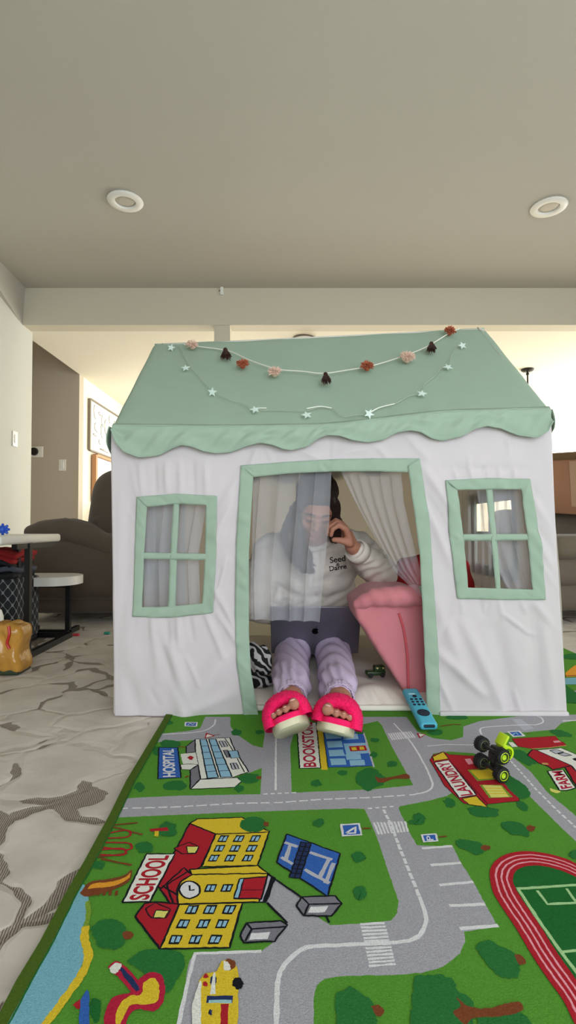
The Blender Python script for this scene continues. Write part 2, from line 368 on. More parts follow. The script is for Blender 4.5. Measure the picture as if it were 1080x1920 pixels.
# flush dome light on the far ceiling
d = ray(570, 630); t = (ZL-CAM_H)/d.z; c = Vector((d.x*t, d.y*t+.05, ZL))
o = thing('dome_ceiling_light', c, 'shallow round dome light on the far ceiling behind the roof ridge', 'ceiling light')
mk('dome', MB().lathe([(.085, 0), (.09, -.012), (.08, -.03), (.05, -.045), (.001, -.05)], c, 32), mat('dome_glass', (245, 240, 228), .3), o)
mk('rim', MB().lathe([(.084, .0), (.096, -.002), (.097, -.010), (.088, -.014)], c, 32), mat('grey_metal', (120, 115, 105), .4, metal=.7), o)
# pendant canopy with rod
d = ray(989, 692); t = (ZL-CAM_H)/d.z; c = Vector((d.x*t, d.y*t, ZL)); m_blk = mat('black_metal', (22, 21, 22), .45, metal=.4)
o = thing('pendant_lamp', c, 'black pendant lamp hanging from the far ceiling beyond the tent roof', 'lamp')
mk('ceiling_canopy', MB().lathe([(.001, -.002), (.062, -.002), (.064, -.012), (.05, -.024), (.012, -.03), (.001, -.03)], c, 32), m_blk, o)
mk('rod', MB().cyl(c+Vector((0, 0, -.02)), c+Vector((0, 0, -.62)), .008).ell(c+Vector((0, 0, -.05)), .016), m_blk, o)
mk('lamp_shade', MB().lathe([(.02, -.58), (.05, -.60), (.16, -.74), (.155, -.74), (.045, -.61), (.018, -.59)], c, 32), m_blk, o)
# switches and thermostat
def switch(c, face, label):
    o = thing('light_switch', c, label, 'light switch')
    sz = (.008, .075, .12) if face == 'x' else (.075, .008, .12); mk('switch_plate', MB().rbox(c, sz, .003), m_white, o)
    off = Vector((.006, 0, 0)) if face == 'x' else Vector((0, -.006, 0)); sz = (.008, .034, .066) if face == 'x' else (.034, .008, .066)
    mk('rocker', MB().rbox(Vector(c)+off, sz, .003), m_trim, o)
d = ray(28, 823); t = (XL+.004)/d.x; switch(Vector((XL+.004, d.y*t, CAM_H+d.z*t)), 'x', 'white rocker light switch on the near left wall')
switch(P(117, 872, YH-.004), 'y', 'white light switch on the shaded hallway wall')
c = P(66, 847, YH-.008); o = thing('thermostat', c, 'white wall plate with a black round thermostat in the hallway', 'thermostat')
mk('wall_plate', MB().rbox(c+Vector((.02, 0, 0)), (.13, .012, .115), .004), m_white, o)
mk('dial', MB().cyl(c+Vector((-.005, -.004, 0)), c+Vector((-.005, -.03, 0)), .042, .040, 32), mat('black_gloss', (14, 14, 16), .2), o)

# pictures on far left wall
def onwall(u, v, x=XH):
    d = ray(u, v); t = x/d.x; return Vector((x, d.y*t, CAM_H+d.z*t))
y0, y1, z0, z1 = onwall(165, 800).y, 6.95, 1.37, 1.94
o = thing('framed_poster', (XH, (y0+y1)/2, z0), 'large framed white poster with dark line drawings on the bright far wall', 'picture')
mk('poster_sheet', MB().box((XH+.012, (y0+y1)/2, (z0+z1)/2), (.01, y1-y0-.02, z1-z0-.02)), mat('poster_paper', (240, 238, 230), .6), o, smooth=False)
f = MB(); f.box((XH+.015, y0, (z0+z1)/2), (.03, .03, z1-z0)); f.box((XH+.015, y1, (z0+z1)/2), (.03, .03, z1-z0))
for zz in (z0, z1): f.box((XH+.015, (y0+y1)/2, zz), (.03, y1-y0-.03, .018))
mk('frame', f, mat('dark_bronze_frame', (130, 120, 104), .5), o, smooth=False)
dr = MB()
for k, (a, b, w_, h_) in enumerate([(.14, .80, .05, .16), (.30, .82, .09, .03), (.38, .70, .04, .14), (.18, .50, .09, .10), (.36, .48, .05, .16), (.15, .34, .12, .02), (.30, .24, .05, .06), (.5, .6, .1, .2), (.62, .82, .03, .1), (.58, .3, .16, .03), (.75, .55, .07, .22), (.45, .1, .3, .015), (.82, .8, .06, .06)]):
    yy = y0+(y1-y0)*a; zz = z0+(z1-z0)*b
    dr = MB().tube(spline([(XH+.018, yy, zz+h_/2), (XH+.018, yy-w_/2, zz+h_/4), (XH+.018, yy-w_/3, zz-h_/4), (XH+.018, yy+w_/2, zz-h_/2)], 10), .004, 6); mk('line_drawing', dr, mat('ink', (110, 98, 84), .7), o)
y0, y1, z0, z1 = onwall(172, 860).y, 7.2, .80, 1.33
o = thing('wooden_framed_board', (XH, (y0+y1)/2, z0), 'white board in a light wooden frame leaning on the wall behind the armchair', 'board')
mk('board', MB().box((XH+.03, (y0+y1)/2, (z0+z1)/2), (.015, y1-y0-.04, z1-z0-.04)), mat('poster_paper', (240, 238, 230), .6), o, smooth=False)
f = MB()
for yy in (y0, y1): f.box((XH+.035, yy, (z0+z1)/2), (.05, .05, z1-z0))
for zz in (z0, z1): f.box((XH+.035, (y0+y1)/2, zz), (.05, y1-y0-.05, .03))
mk('frame', f, mat('light_wood', (190, 138, 96), .6, var=.15, vscale=40, stretch=(1, 1, 8)), o, smooth=False)
o = thing('low_cabinet', (XH+.22, 6.7, 0), 'white low cabinet standing under the framed board by the far wall', 'cabinet')
mk('cabinet_body', MB().rbox((XH+.25, 6.75, .395), (.44, 1.4, .77), .008), m_trim, o)
for k in (-1, 1):
    dd = mk('cabinet_door', MB().rbox((XH+.478, 6.75+k*.34, .39), (.018, .66, .70), .004), m_white, o)
    mk('knob', MB().ell((XH+.497, 6.75+k*.06, .5), .013), m_blk, dd)

# ================================================================== armchair behind, left
m_brown = mat('brown_microsuede', (88, 76, 65), .9, var=.12, vscale=7, bump=.25, bscale=300, sheen=.15)
A = thing('recliner_armchair', (-1.0, 3.3, 0), 'overstuffed brown fabric recliner armchair left of the tent, behind the end tables', 'armchair')
b = MB(); b.rbox((-1.08, 3.32, .145), (.78, .84, .19), .05); mk('base', b, m_brown, A)
b = MB(); b.rbox((-1.02, 3.35, .33), (.82, .62, .22), .08, seg=5); blob('seat', b, m_brown, A, .015, 6)
for yy, w_ in ((2.93, 1.0), (3.78, 1.0)):
    b = MB(); b.rbox((-1.06, yy, .31), (.80, .20, .36), .08, seg=5); arm = blob('armrest', b, m_brown, A, .014, 6)
    pts = [(-1.385, .495, .042), (-1.32, .505, .058), (-1.20, .510, .066), (-1.08, .475, .070), (-.95, .41, .06)]
    b = MB()
    for (x0_, z0_, r0_), (x1_, z1_, r1_) in zip(pts, pts[1:]):
        for yo in (-.05, .05): b.cap((x0_, yy+yo, z0_), r0_, (x1_, yy+yo, z1_), r1_)
    blob('armrest_pad', b, m_brown, arm, .012, 10)
b = MB()
for yo in (-.26, 0, .26):
    b.cap((-.98, 3.35+yo, .46), .17, (-.90, 3.35+yo, .66), .19); b.rbox((-.93, 3.35+yo, .60), (.42, .3, .50), .14, (0, R(8), 0), 5)
blob('backrest', b, m_brown, A, .018, 10)
b = MB()
for yo in (-.2, .2): b.ell((-1.03, 3.35+yo, .56), (.12, .22, .09))
blob('lumbar_cushion', b, m_brown, A, .016, 8)

# sofa behind, right
m_sofa = mat('taupe_sofa_fabric', (104, 92, 78), .9, var=.12, vscale=6, bump=.25, bscale=250, sheen=.15)
S = thing('sofa', (2.2, 3.25, 0), 'brown fabric sofa right of the tent with a carton on its back', 'sofa')
mk('base', MB().rbox((2.30, 3.28, .15), (1.9, .84, .16), .05), m_sofa, S)
b = MB(); b.rbox((2.3, 3.2, .30), (1.88, .74, .20), .07, seg=5); blob('seat', b, m_sofa, S, .018, 6)
for x_ in (1.82, 2.72):
    b = MB(); b.rbox((x_, 3.12, .415), (.86, .66, .13), .05, seg=5); blob('seat_cushion', b, m_sofa, S, .016, 6)
b = MB(); b.rbox((2.3, 3.58, .42), (1.88, .22, .44), .08, seg=5); blob('backrest', b, m_sofa, S, .018, 6)
b = MB(); b.rbox((1.375, 3.3, .29), (.2, .8, .40), .07, seg=5); blob('armrest', b, m_sofa, S, .016, 6)
m_card = mat('corrugated_cardboard', (176, 128, 98), .85, var=.1, vscale=6)
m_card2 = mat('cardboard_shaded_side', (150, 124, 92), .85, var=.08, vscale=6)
m_tape = mat('packing_tape', (196, 160, 130), .35)
c0 = P(1040, 955, 3.2)
B = thing('cardboard_box', (1.92, 3.2, .62), 'battered brown cardboard box tilted on top of the sofa back', 'box')
rot = Euler((R(4), R(-9), R(24)))
b = MB().rbox((1.93, 3.34, .80), (.44, .40, .34), .008, rot, 2); mk('carton', b, m_card, B)
M3 = rot.to_matrix()
def fl(cx, cy, cz, sx, sy, sz, r2=(0, 0, 0)):
    return MB().rbox(Vector((1.93, 3.34, .80))+M3 @ Vector((cx, cy, cz)), (sx, sy, sz), .002, M3 @ Euler(r2).to_matrix(), 1)
mk('flap', fl(0, -.235, .20, .43, .13, .006, (R(35), 0, 0)), m_card, B); mk('flap', fl(-.25, 0, .19, .12, .38, .006, (0, R(28), 0)), m_card2, B)
mk('tape_strip', fl(-.1, -.2035, 0, .05, .003, .33), m_tape, B); mk('tape_strip', fl(-.2235, -.02, .02, .003, .05, .28), m_tape, B)

# ================================================================== end tables, left
m_top = mat('white_laminate', (226, 222, 214), .4, var=.03, vscale=30)
# tall table
x_r = -1.04
T = thing('side_table', (-1.25, 2.3, 0), 'taller white topped side table on black metal frame at the left edge', 'table', 'nested side tables')
mk('tabletop', MB().rbox((-1.27, 2.15, .478), (.50, .50, .034), .010, seg=3), m_top, T)
f = MB(); r_ = .022
f.box((x_r, 2.29, .0125), (r_, .54, r_+.003)); f.box((x_r, 2.20, .452), (r_, .34, r_)); f.box((-1.19, 2.35, .235), (r_, r_, .458)); f.box((-1.115, 2.35, .452), (.17, r_, r_))
f.box((-1.225, 2.55, .0125), (.35, r_, r_)); f.box((-1.41, 2.29, .0125), (r_, .54, r_)); f.box((-1.41, 2.15, .452), (r_, .44, r_)); f.box((-1.41, 2.03, .245), (r_, r_, .438)); f.box((-1.41, 2.35, .235), (r_, r_, .458))
f.box((-1.035, 2.13, .235), (r_, r_, .458)); mk('metal_frame', f, m_blk, T, smooth=False)
T2 = thing('side_table', (-1.1, 2.5, 0), 'lower white topped side table tucked beside the taller one', 'table', 'nested side tables')
prof = []
def slab(cx, cy, sx, sy, r, z0, z1, n=8):
    pts = []
    for (qx, qy, a0) in ((1, 1, 0), (-1, 1, 90), (-1, -1, 180), (1, -1, 270)):
        for k in range(n+1):
            a = R(a0+90*k/n); pts.append((cx+qx*(sx/2-r)+r*math.cos(a), cy+qy*(sy/2-r)+r*math.sin(a), z0))
    return MB().prism(pts, (0, 0, z1-z0))
mk('tabletop', slab(-1.18, 2.58, .36, .26, .12, .252, .292), m_top, T2, angle=50)
f = MB(); f.box((-1.075, 2.62, .125), (r_, r_, .25)); f.box((-1.28, 2.62, .125), (r_, r_, .25)); f.box((-1.18, 2.62, .012), (.2, r_, r_)); f.box((-1.18, 2.62, .24), (.2, r_, r_)); f.box((-1.075, 2.66, .012), (r_, .16, r_)); f.box((-1.28, 2.66, .012), (r_, .16, r_))
mk('metal_frame', f, m_blk, T2, smooth=False)
# blue toy on the table
c = P(4, 1003, 2.1); c.z = .495+.022
o = thing('spiky_toy', (c.x, c.y, .495), 'small blue knobbly plastic toy lying on the taller side table', 'toy')
b = MB(); b.ell(c, .016)
for k in range(8):
    a = k*math.pi/4; e = c+Vector((math.cos(a)*.024, .004, math.sin(a)*.019)); b.cap(c, .006, e, .0055)
blob('toy_body', b, mat('blue_plastic', (30, 80, 190), .35), o, .002, 3)
# patterned bin
def lattice():
    m = bpy.data.materials.new('black_quatrefoil_fabric'); m.use_nodes = True; N = m.node_tree.nodes; L = m.node_tree.links; bs = N['Principled BSDF']
    tc = N.new('ShaderNodeTexCoord'); sp = N.new('ShaderNodeSeparateXYZ'); L.new(tc.outputs['Object'], sp.inputs[0])
    def mm(op, a, b=None):
        n = N.new('ShaderNodeMath'); n.operation = op
        for i, x in enumerate((a, b)):
            if x is None: continue
            if isinstance(x, float): n.inputs[i].default_value = x
            else: L.new(x, n.inputs[i])
        return n.outputs[0]
    k = 2*math.pi/.042
    sx = mm('ADD', sp.outputs[0], sp.outputs[1])
    cx = mm('COSINE', mm('MULTIPLY', sx, k)); cz = mm('COSINE', mm('MULTIPLY', sp.outputs[2], k*.8))
    v = mm('ABSOLUTE', mm('ADD', cx, cz)); lt = mm('LESS_THAN', v, .22)
    mx = N.new('ShaderNodeMix'); mx.data_type = 'RGBA'; mx.inputs['A'].default_value = lin((26, 26, 30)); mx.inputs['B'].default_value = lin((120, 122, 122)); L.new(lt, mx.inputs['Factor']); L.new(mx.outputs['Result'], bs.inputs['Base Color']); bs.inputs['Roughness'].default_value = .9
    return m
o = thing('storage_bin', (-1.32, 2.42, 0), 'black fabric storage bin with grey lattice pattern under the side tables', 'bin')
b = MB(); b.rbox((-1.33, 2.40, .165), (.33, .22, .275), .012); mk('bin_body', b, lattice(), o)
mk('handle', MB().tube(spline([(-1.43, 2.285, .26), (-1.40, 2.27, .295), (-1.30, 2.27, .265), (-1.22, 2.285, .225)], 16), .008), mat('black_strap', (16, 16, 18), .8), o)
mk('bin_base', MB().rbox((-1.33, 2.40, .0145), (.32, .21, .026), .005), m_blk, o)
# folded dark and red cloth on bin
o = thing('folded_clothes', (-1.32, 2.40, .305), 'heap of folded red and black clothes on the patterned bin', 'clothes')
random.seed(3)
for k, (cc, nm) in enumerate([((20, 20, 24), 'black_cloth'), ((70, 74, 86), 'grey_cloth'), ((24, 20, 22), 'black_cloth'), ((150, 22, 26), 'red_cloth'), ((176, 30, 36), 'red_cloth')]):
    z = .318+k*.025
    b = MB().grid(lambda a, c_, z=z, k=k: (-1.46+a*.28+.01*math.sin(k*2), 2.29+c_*.2, z+.006*math.sin(a*14+k)+.005*math.sin(c_*11+k)-.012*(abs(a-.5)*2)**4), 24, 14)
    mk('cloth_layer', b, mat(nm, cc, .9), o, solid=.02, angle=None)
o = thing('white_bottle', FL(1, 1135, .0)*1, 'white plastic bottle standing at the left edge beside the patterned bin', 'bottle')
o.location = (-1.2, 2.19, 0); WL[o.name] = Vector((-1.2, 2.19, 0))
mk('bottle_body', MB().lathe([(.001, .003), (.03, .003), (.034, .01), (.034, .16), (.026, .185), (.013, .195), (.013, .205)], (-1.2, 2.19, 0), 28), m_white, o); mk('cap', MB().lathe([(.016, .20), (.017, .228), (.015, .234), (.001, .235)], (-1.2, 2.19, 0), 24), m_white, o)
# amber package
def wrap_mat():
    m = mat('amber_wrapping', (196, 142, 62), .18, var=.35, vscale=14, bump=.8, bscale=22, bdist=.01); return m
yy = 1.90; x0, x1 = P(-70, 1200, yy).x, P(37, 1200, yy).x
o = thing('wrapped_package', ((x0+x1)/2, yy, 0), 'amber yellow package in clear shiny wrapping on the carpet, left edge', 'package')
b = MB(); b.rbox(((x0+x1)/2, yy+.05, .092), (x1-x0, .11, .176), .022, seg=4)
blob('package_body', b, wrap_mat(), o, .006, 3, disp=lambda co, no: .004*np.sin(co[:, 2]*60+co[:, 0]*40)+.003*np.sin(co[:, 0]*130+co[:, 2]*30))
xs = P(20, 1200, yy).x
mk('red_ribbon', MB().tube(spline([(xs, yy-.014, .178), (xs+.004, yy-.018, .15), (xs-.003, yy-.018, .12), (xs+.005, yy-.017, .10)], 12), .005), mat('red_ribbon', (190, 30, 26), .4), o)
b = MB(); b.rbox(((x0+x1)/2, yy+.05, .012), (x1-x0-.01, .10, .020), .006); mk('green_base', b, mat('dark_green_plastic', (44, 58, 34), .6), o)
c = P(42, 1182, 1.98); o = thing('yellow_ball', (c.x, c.y, c.z-.012), 'tiny yellow ball wedged against the wrapped package', 'ball')
mk('ball_surface', MB().ell(c, .013), mat('yellow_plastic', (210, 190, 60), .4), o)
for (u, v, cc, lab) in ((143, 1190, (190, 50, 60), 'tiny red toy piece on the carpet under the armchair'), (201, 1187, (40, 150, 130), 'tiny teal toy piece on the carpet beside the tent wall')):
    p = FL(u, v, .006); o = mk('toy_piece', MB().rbox(p, (.03, .016, .011), .003), mat('toy_%d' % u, cc, .4)); tag(o, lab, 'toy', 'tiny toy pieces on the carpet')

# ================================================================== PLAY RUG (one printed rug; its print is a stack of hair-thin inked shapes in one mesh)
RZ = .008
def rugmat(name, col, var=.42):
    m = mat('rug_'+name, col, .97, var=var, vscale=620, bump=.5, bscale=520, spec=.05, bdist=.0015); return m
RC = dict(green=(84, 140, 50), road=(160, 158, 164), dark=(44, 108, 54), black=(28, 30, 34), white=(214, 212, 214), red=(166, 36, 46), yellow=(212, 182, 50),
          blue=(54, 96, 170), lblue=(142, 182, 206), water=(118, 170, 184), brown=(120, 66, 40), border=(74, 96, 34), grey=(120, 118, 126), pink=(226, 150, 160),
          cream=(226, 220, 210), field=(34, 98, 46), tan=(190, 150, 90), lyel=(212, 206, 110), orange=(222, 150, 50), dred=(120, 28, 40), ltgreen=(160, 196, 140), lgrey=(176, 176, 184), navy=(40, 52, 90), olive=(120, 150, 52), teal=(150, 190, 194), crim=(172, 36, 60))
RK = list(RC); RM = [rugmat(k, RC[k]) for k in RK]
rug = MB(); LV = [0]
rnd = random.Random(5)
def zf(): LV[0] += 1; return RZ+.0000025*LV[0]
def tofl(pts):
    return [FL(u, v, RZ) for u, v in pts]
def jit(ws, step=.006, amp=.0006, closed=True):
    out = []; n = len(ws)
    for i in range(n if closed else n-1):
        a, b = ws[i], ws[(i+1) % n]; k = max(1, int((b-a).length/step))
        for j in range(k):
            p = a.lerp(b, j/k); out.append(Vector((p.x+rnd.uniform(-amp, amp), p.y+rnd.uniform(-amp, amp), 0)))
    if not closed: out.append(ws[-1].copy())
    return out
def wpoly(ws, mname, j=True, outline=0):
    if j: ws = jit(ws, .0035, .0014) if mname == 'dark' else jit(ws)
    z = zf(); rug.add([(p.x, p.y, z) for p in ws], [tuple(range(len(ws)))], RK.index(mname))
    if outline: wstroke(ws+[ws[0]], outline, 'black', False)
def wstroke(ws, wd, mname, j=True, dash=None, taper=False):
    if dash:
        L_ = lerpline([tuple(p) for p in ws], 200); tot = sum((Vector(L_[i+1])-Vector(L_[i])).length for i in range(200)); a, b = dash; per = a+b; k = int(tot/per)+1
        for i in range(k):
            s0 = i*per/tot; s1 = min(1, (i*per+a)/tot)
            if s0 >= 1: break
            seg = [Vector(L_[min(200, int(round((s0+(s1-s0)*q/5)*200)))]) for q in range(6)]
            seg = [s for t, s in enumerate(seg) if t == 0 or (s-seg[t-1]).length > 1e-5]
            if len(seg) > 1: wstroke(seg, wd, mname)
        return
    if j: ws = jit(ws, .008, .0004, False)
    ws = [w_ for i, w_ in enumerate(ws) if i == 0 or (w_-ws[i-1]).length > 1e-6]
    if len(ws) < 2: return
    z = zf(); vs = []
    for i, p in enumerate(ws):
        d = ws[min(i+1, len(ws)-1)]-ws[max(i-1, 0)]; d.z = 0
        if d.length < 1e-9: d = Vector((1, 0, 0))
        d.normalize(); q = Vector((-d.y, d.x, 0))*wd/2*rnd.uniform(.85, 1.15); vs += [(p.x+q.x, p.y+q.y, z), (p.x-q.x, p.y-q.y, z)]
    rug.add(vs, [(2*i, 2*i+1, 2*i+3, 2*i+2) for i in range(len(ws)-1)], RK.index(mname))
def fr(ox, oy, s): return lambda pts: [(ox+x/s, oy+y/s) for x, y in pts]
G = lambda pts: pts
A_ = fr(200, 1330, 3.0); B_ = fr(520, 1330, 3.1765); C_ = fr(760, 1240, 3.375); D_ = fr(460, 1500, 2.7); E_ = fr(760, 1540, 3.375); F_ = fr(100, 1500, 2.348); Gz = fr(0, 1160, 2.525); T_ = fr(960, 1340, 9.0)
def poly(f, pts, m, outline=0, sm=False):
    p = f(pts)
    if sm: p = [tuple(x) for x in spline(p+[p[0]], len(p)*5)][:-1]
    wpoly(tofl(p), m, outline=outline)
def line(f, pts, wd, m, sm=False, dash=None):
    p = f(pts)
    if sm: p = [tuple(x) for x in spline(p, len(p)*6)]
    wstroke(tofl(p), wd, m, dash=dash)
def bush(f, cx, cy, rx, ry, m='dark', k=11, rot=0):
    pts = []
    for i in range(k):
        a = 2*math.pi*i/k; q = rnd.uniform(.78, 1.12); x = math.cos(a)*rx*q; y = math.sin(a)*ry*q
        pts.append((cx+x*math.cos(rot)-y*math.sin(rot), cy+x*math.sin(rot)+y*math.cos(rot)))
    poly(f, pts, m, sm=True)
def rtext(f, txt, BL, BR, TR, TL, m, pad=(.05, .16), fat=0.0):
    vs, fs = text_mesh(txt); q = [FL(*p, RZ) for p in f([BL, BR, TR, TL])]; z = zf(); out = []
    for s, t in vs:
        s = pad[0]+s*(1-2*pad[0]); t = pad[1]+t*(1-2*pad[1])
        p = (q[0]*(1-s)+q[1]*s)*(1-t)+(q[3]*(1-s)+q[2]*s)*t; out.append(p)
    for dx, dy in ((0, 0), (fat, 0), (-fat, 0), (0, fat), (0, -fat)) if fat else ((0, 0),):
        rug.add([(p.x+dx, p.y+dy, z) for p in out], fs, RK.index(m)); z = zf()
OL = .0029
# --- base and border
edge = Gz([(775, 480), (690, 620), (600, 770), (520, 930), (400, 1150), (300, 1320), (190, 1530), (80, 1720), (0, 1862)])
we = tofl(edge); dn = (we[-1]-we[-3]).normalized()
we = [Vector((-.372, 2.62, RZ)), Vector((-.36, 2.0, RZ))]+we+[we[-1]+dn*.36]
XRG = 1.18; near = we[-1].y
base = [Vector((p.x, p.y, 0)) for p in we]+[Vector((XRG, near, 0)), Vector((XRG, 2.62, 0))]
n = len(base)
rug.add([(p.x, p.y, RZ) for p in base], [tuple(range(n))], RK.index('green'))
rug.add([(p.x, p.y, RZ) for p in base]+[(p.x, p.y, .0005) for p in base], [(i, (i+1) % n, n+(i+1) % n, n+i) for i in range(n)], RK.index('border'))
# --- roads
poly(G, [(290, 1392), (298, 1376), (350, 1371), (375, 1366), (385, 1344), (560, 1344), (544, 1400), (547, 1492), (488, 1492), (491, 1440), (465, 1450), (440, 1405), (425, 1386), (360, 1388)], 'road')
poly(G, [(432, 1344), (500, 1344), (493, 1402), (475, 1398), (445, 1378), (432, 1362)], 'green')
poly(G, [(232, 1497), (330, 1492), (490, 1489), (552, 1486), (700, 1480), (775, 1472), (757, 1440), (735, 1400), (716, 1360), (708, 1352), (680, 1358), (668, 1344), (762, 1344), (783, 1372), (812, 1384), (845, 1388), (868, 1382), (869, 1362), (900, 1352), (970, 1343),
         (1300, 1333), (1300, 1342), (1080, 1350), (1052, 1356), (1040, 1368), (985, 1373), (945, 1374), (936, 1382), (935, 1395), (960, 1418), (995, 1447), (1027, 1486), (1080, 1530), (1200, 1640), (1200, 1700), (1080, 1578), (1056, 1555), (1000, 1500), (950, 1447), (935, 1427), (885, 1412), (840, 1409), (812, 1413), (806, 1428), (830, 1462), (852, 1484), (838, 1492), (810, 1500), (753, 1511),
         (690, 1517), (650, 1516), (500, 1521), (350, 1527), (214, 1533)], 'road')
poly(G, [(682, 1514), (755, 1506), (747, 1515), (767, 1559), (782, 1585), (849, 1587), (864, 1617), (887, 1653), (911, 1697), (933, 1737), (870, 1747), (872, 1765), (862, 1788), (831, 1813), (790, 1824), (734, 1828), (645, 1830), (608, 1835), (593, 1848), (588, 1870), (588, 2150), (300, 2150), (335, 1920), (355, 1800), (366, 1788), (490, 1784), (520, 1760), (540, 1733), (498, 1692), (508, 1640), (565, 1683), (565, 1700), (620, 1735), (682, 1731), (734, 1726), (745, 1712), (747, 1689), (727, 1630), (708, 1574), (697, 1545)], 'road')
# white road marks
wl_ = .0042
line(G, [(302, 1377), (340, 1375), (365, 1373), (388, 1368), (402, 1358), (404, 1349)], wl_, 'white', True)
line(G, [(222, 1516), (330, 1513), (450, 1506), (520, 1505), (600, 1499), (700, 1495), (775, 1490)], wl_, 'white', dash=(.018, .006))
line(G, [(775, 1490), (800, 1484), (811, 1474), (808, 1460), (795, 1432), (770, 1391), (738, 1356)], wl_, 'white', True)
line(G, [(517, 1482), (517, 1420), (518, 1352)], wl_, 'white')
line(G, [(494, 1489), (558, 1486)], wl_, 'white', dash=(.008, .006)); line(G, [(690, 1516), (738, 1512)], wl_, 'white', dash=(.008, .006))
def crosswalk(q, n_, along=True, frac=.62, c='white'):
    a, b, c_, d_ = [Vector((x, y)) for x, y in q]
    for i in range(n_):
        s0 = i/n_; s1 = (i+frac)/n_
        if along: p = [a.lerp(b, s0), a.lerp(b, s1), d_.lerp(c_, s1), d_.lerp(c_, s0)]
        else: p = [a.lerp(d_, s0), b.lerp(c_, s0), b.lerp(c_, s1), a.lerp(d_, s1)]
        poly(G, [tuple(x) for x in p], c)
crosswalk([(727, 1375), (772, 1371), (781, 1383), (735, 1388)], 11)
crosswalk([(699, 1542), (764, 1540), (769, 1559), (709, 1565)], 10)
crosswalk([(675, 1731), (721, 1729), (743, 1812), (693, 1816)], 13, False)
poly(G, [(960, 1349), (976, 1348), (1002, 1366), (982, 1370)], 'lgrey')
line(G, [(719, 1518), (734, 1548), (749, 1589), (767, 1633), (786, 1681)], .0052, 'white', dash=(.014, .004))
line(G, [(786, 1681), (795, 1704), (799, 1726), (791, 1748), (775, 1761), (741, 1767), (645, 1772), (578, 1776), (549, 1793), (530, 1815), (521, 1841), (518, 1920), (516, 2060)], .0060, 'white', True)
for a, b in (((105, 172), (298, 157)), ((160, 278), (352, 263)), ((215, 405), (430, 383)), ((280, 535), (505, 525)), ((345, 680), (588, 660))): line(E_, [a, b], .0055, 'white')
line(G, [(490, 1784), (366, 1788), (355, 1830), (335, 1920), (325, 1980)], .0045, 'white')
# top right roads
line(G, [(903, 1377), (900, 1369), (908, 1364), (945, 1361), (985, 1359), (1005, 1359), (1018, 1354), (1015, 1346), (1007, 1343)], .0042, 'white', True)
line(G, [(801, 1399), (835, 1396), (890, 1397)], .0036, 'white'); line(G, [(1055, 1352), (1110, 1350)], .006, 'white')
line(G, [(952, 1421), (975, 1446), (1005, 1480), (1040, 1515), (1080, 1552)], .0042, 'white', dash=(.012, .005))
# green islands: small things
bush(A_, 360, 200, 55, 30); bush(A_, 185, 437, 32, 26); bush(A_, 385, 430, 70, 28); bush(A_, 730, 130, 32, 20); bush(A_, 290, 235, 36, 28)
bush(A_, 350, 75, 30, 12); bush(A_, 860, 128, 25, 14); poly(A_, [(440, 72), (512, 72), (508, 98), (438, 96)], 'white'); poly(A_, [(448, 76), (504, 76), (501, 94), (446, 92)], 'blue'); line(A_, [(456, 88), (470, 79), (484, 88), (494, 80)], .003, 'white')
poly(A_, [(560, 132), (612, 150), (550, 165)], 'red'); poly(A_, [(566, 140), (596, 150), (558, 159)], 'cream'); line(A_, [(600, 145), (640, 142)], .003, 'brown')
line(A_, [(400, 210), (448, 214)], .004, 'brown'); line(A_, [(440, 385), (460, 375)], .005, 'brown')
# hospital
poly(A_, [(447, 210), (497, 170), (500, 240), (447, 247)], 'grey', OL)
poly(A_, [(497, 168), (692, 160), (722, 232), (748, 272), (800, 352), (705, 385), (527, 392), (515, 320), (500, 240)], 'cream', OL)
poly(A_, [(415, 252), (500, 244), (515, 312), (430, 310)], 'cream'); poly(A_, [(415, 312), (470, 308), (512, 312), (470, 342), (420, 338)], 'cream', OL*.8)
poly(A_, [(470, 342), (515, 315), (527, 392), (470, 450)], 'grey', OL)
poly(A_, [(470, 450), (527, 395), (735, 384), (760, 405), (720, 440)], 'cream', OL)
poly(A_, [(524, 170), (560, 168), (628, 384), (566, 390), (548, 300)], 'lblue'); poly(A_, [(576, 168), (612, 166), (704, 380), (640, 384)], 'lblue')
for a, b in (((524, 170), (566, 390)), ((560, 168), (628, 384)), ((574, 168), (642, 384)), ((612, 166), (706, 381))): line(A_, [a, b], .0028, 'black')
for k in range(7):
    t = k/6; line(A_, [(527+t*39, 172+t*216), (562+t*66, 170+t*213)], .0024, 'black'); line(A_, [(577+t*65, 170+t*213), (613+t*93, 168+t*212)], .0024, 'black')
for q in ([(632, 180), (665, 178), (682, 210), (648, 213)], [(694, 305), (728, 302), (745, 335), (708, 339)]): poly(A_, q, 'lgrey', OL*.8); line(A_, [((q[0][0]+q[1][0])/2, q[0][1]), ((q[2][0]+q[3][0])/2, q[2][1])], .0024, 'black')
poly(A_, [(684, 235), (735, 232), (750, 270), (700, 276)], 'lblue', OL*.8); poly(A_, [(655, 232), (680, 230), (692, 270), (676, 272)], 'grey', OL*.8)
line(A_, [(665, 163), (712, 235)], .0024, 'black'); line(A_, [(735, 276), (775, 355)], .0024, 'black')
poly(A_, [(452, 272), (470, 262), (492, 272), (475, 286)], 'red'); poly(A_, [(462, 265), (482, 265), (484, 284), (464, 284)], 'red')
poly(A_, [(293, 216), (400, 216), (418, 385), (288, 392)], 'blue', OL)
rtext(A_, 'HOSPITAL', (412, 386), (396, 219), (296, 218), (293, 390), 'white', (.04, .2), .0006)
bush(A_, 800, 390, 58, 36); bush(A_, 745, 445, 30, 22); poly(A_, [(842, 378), (872, 376), (868, 394), (845, 392)], 'brown')
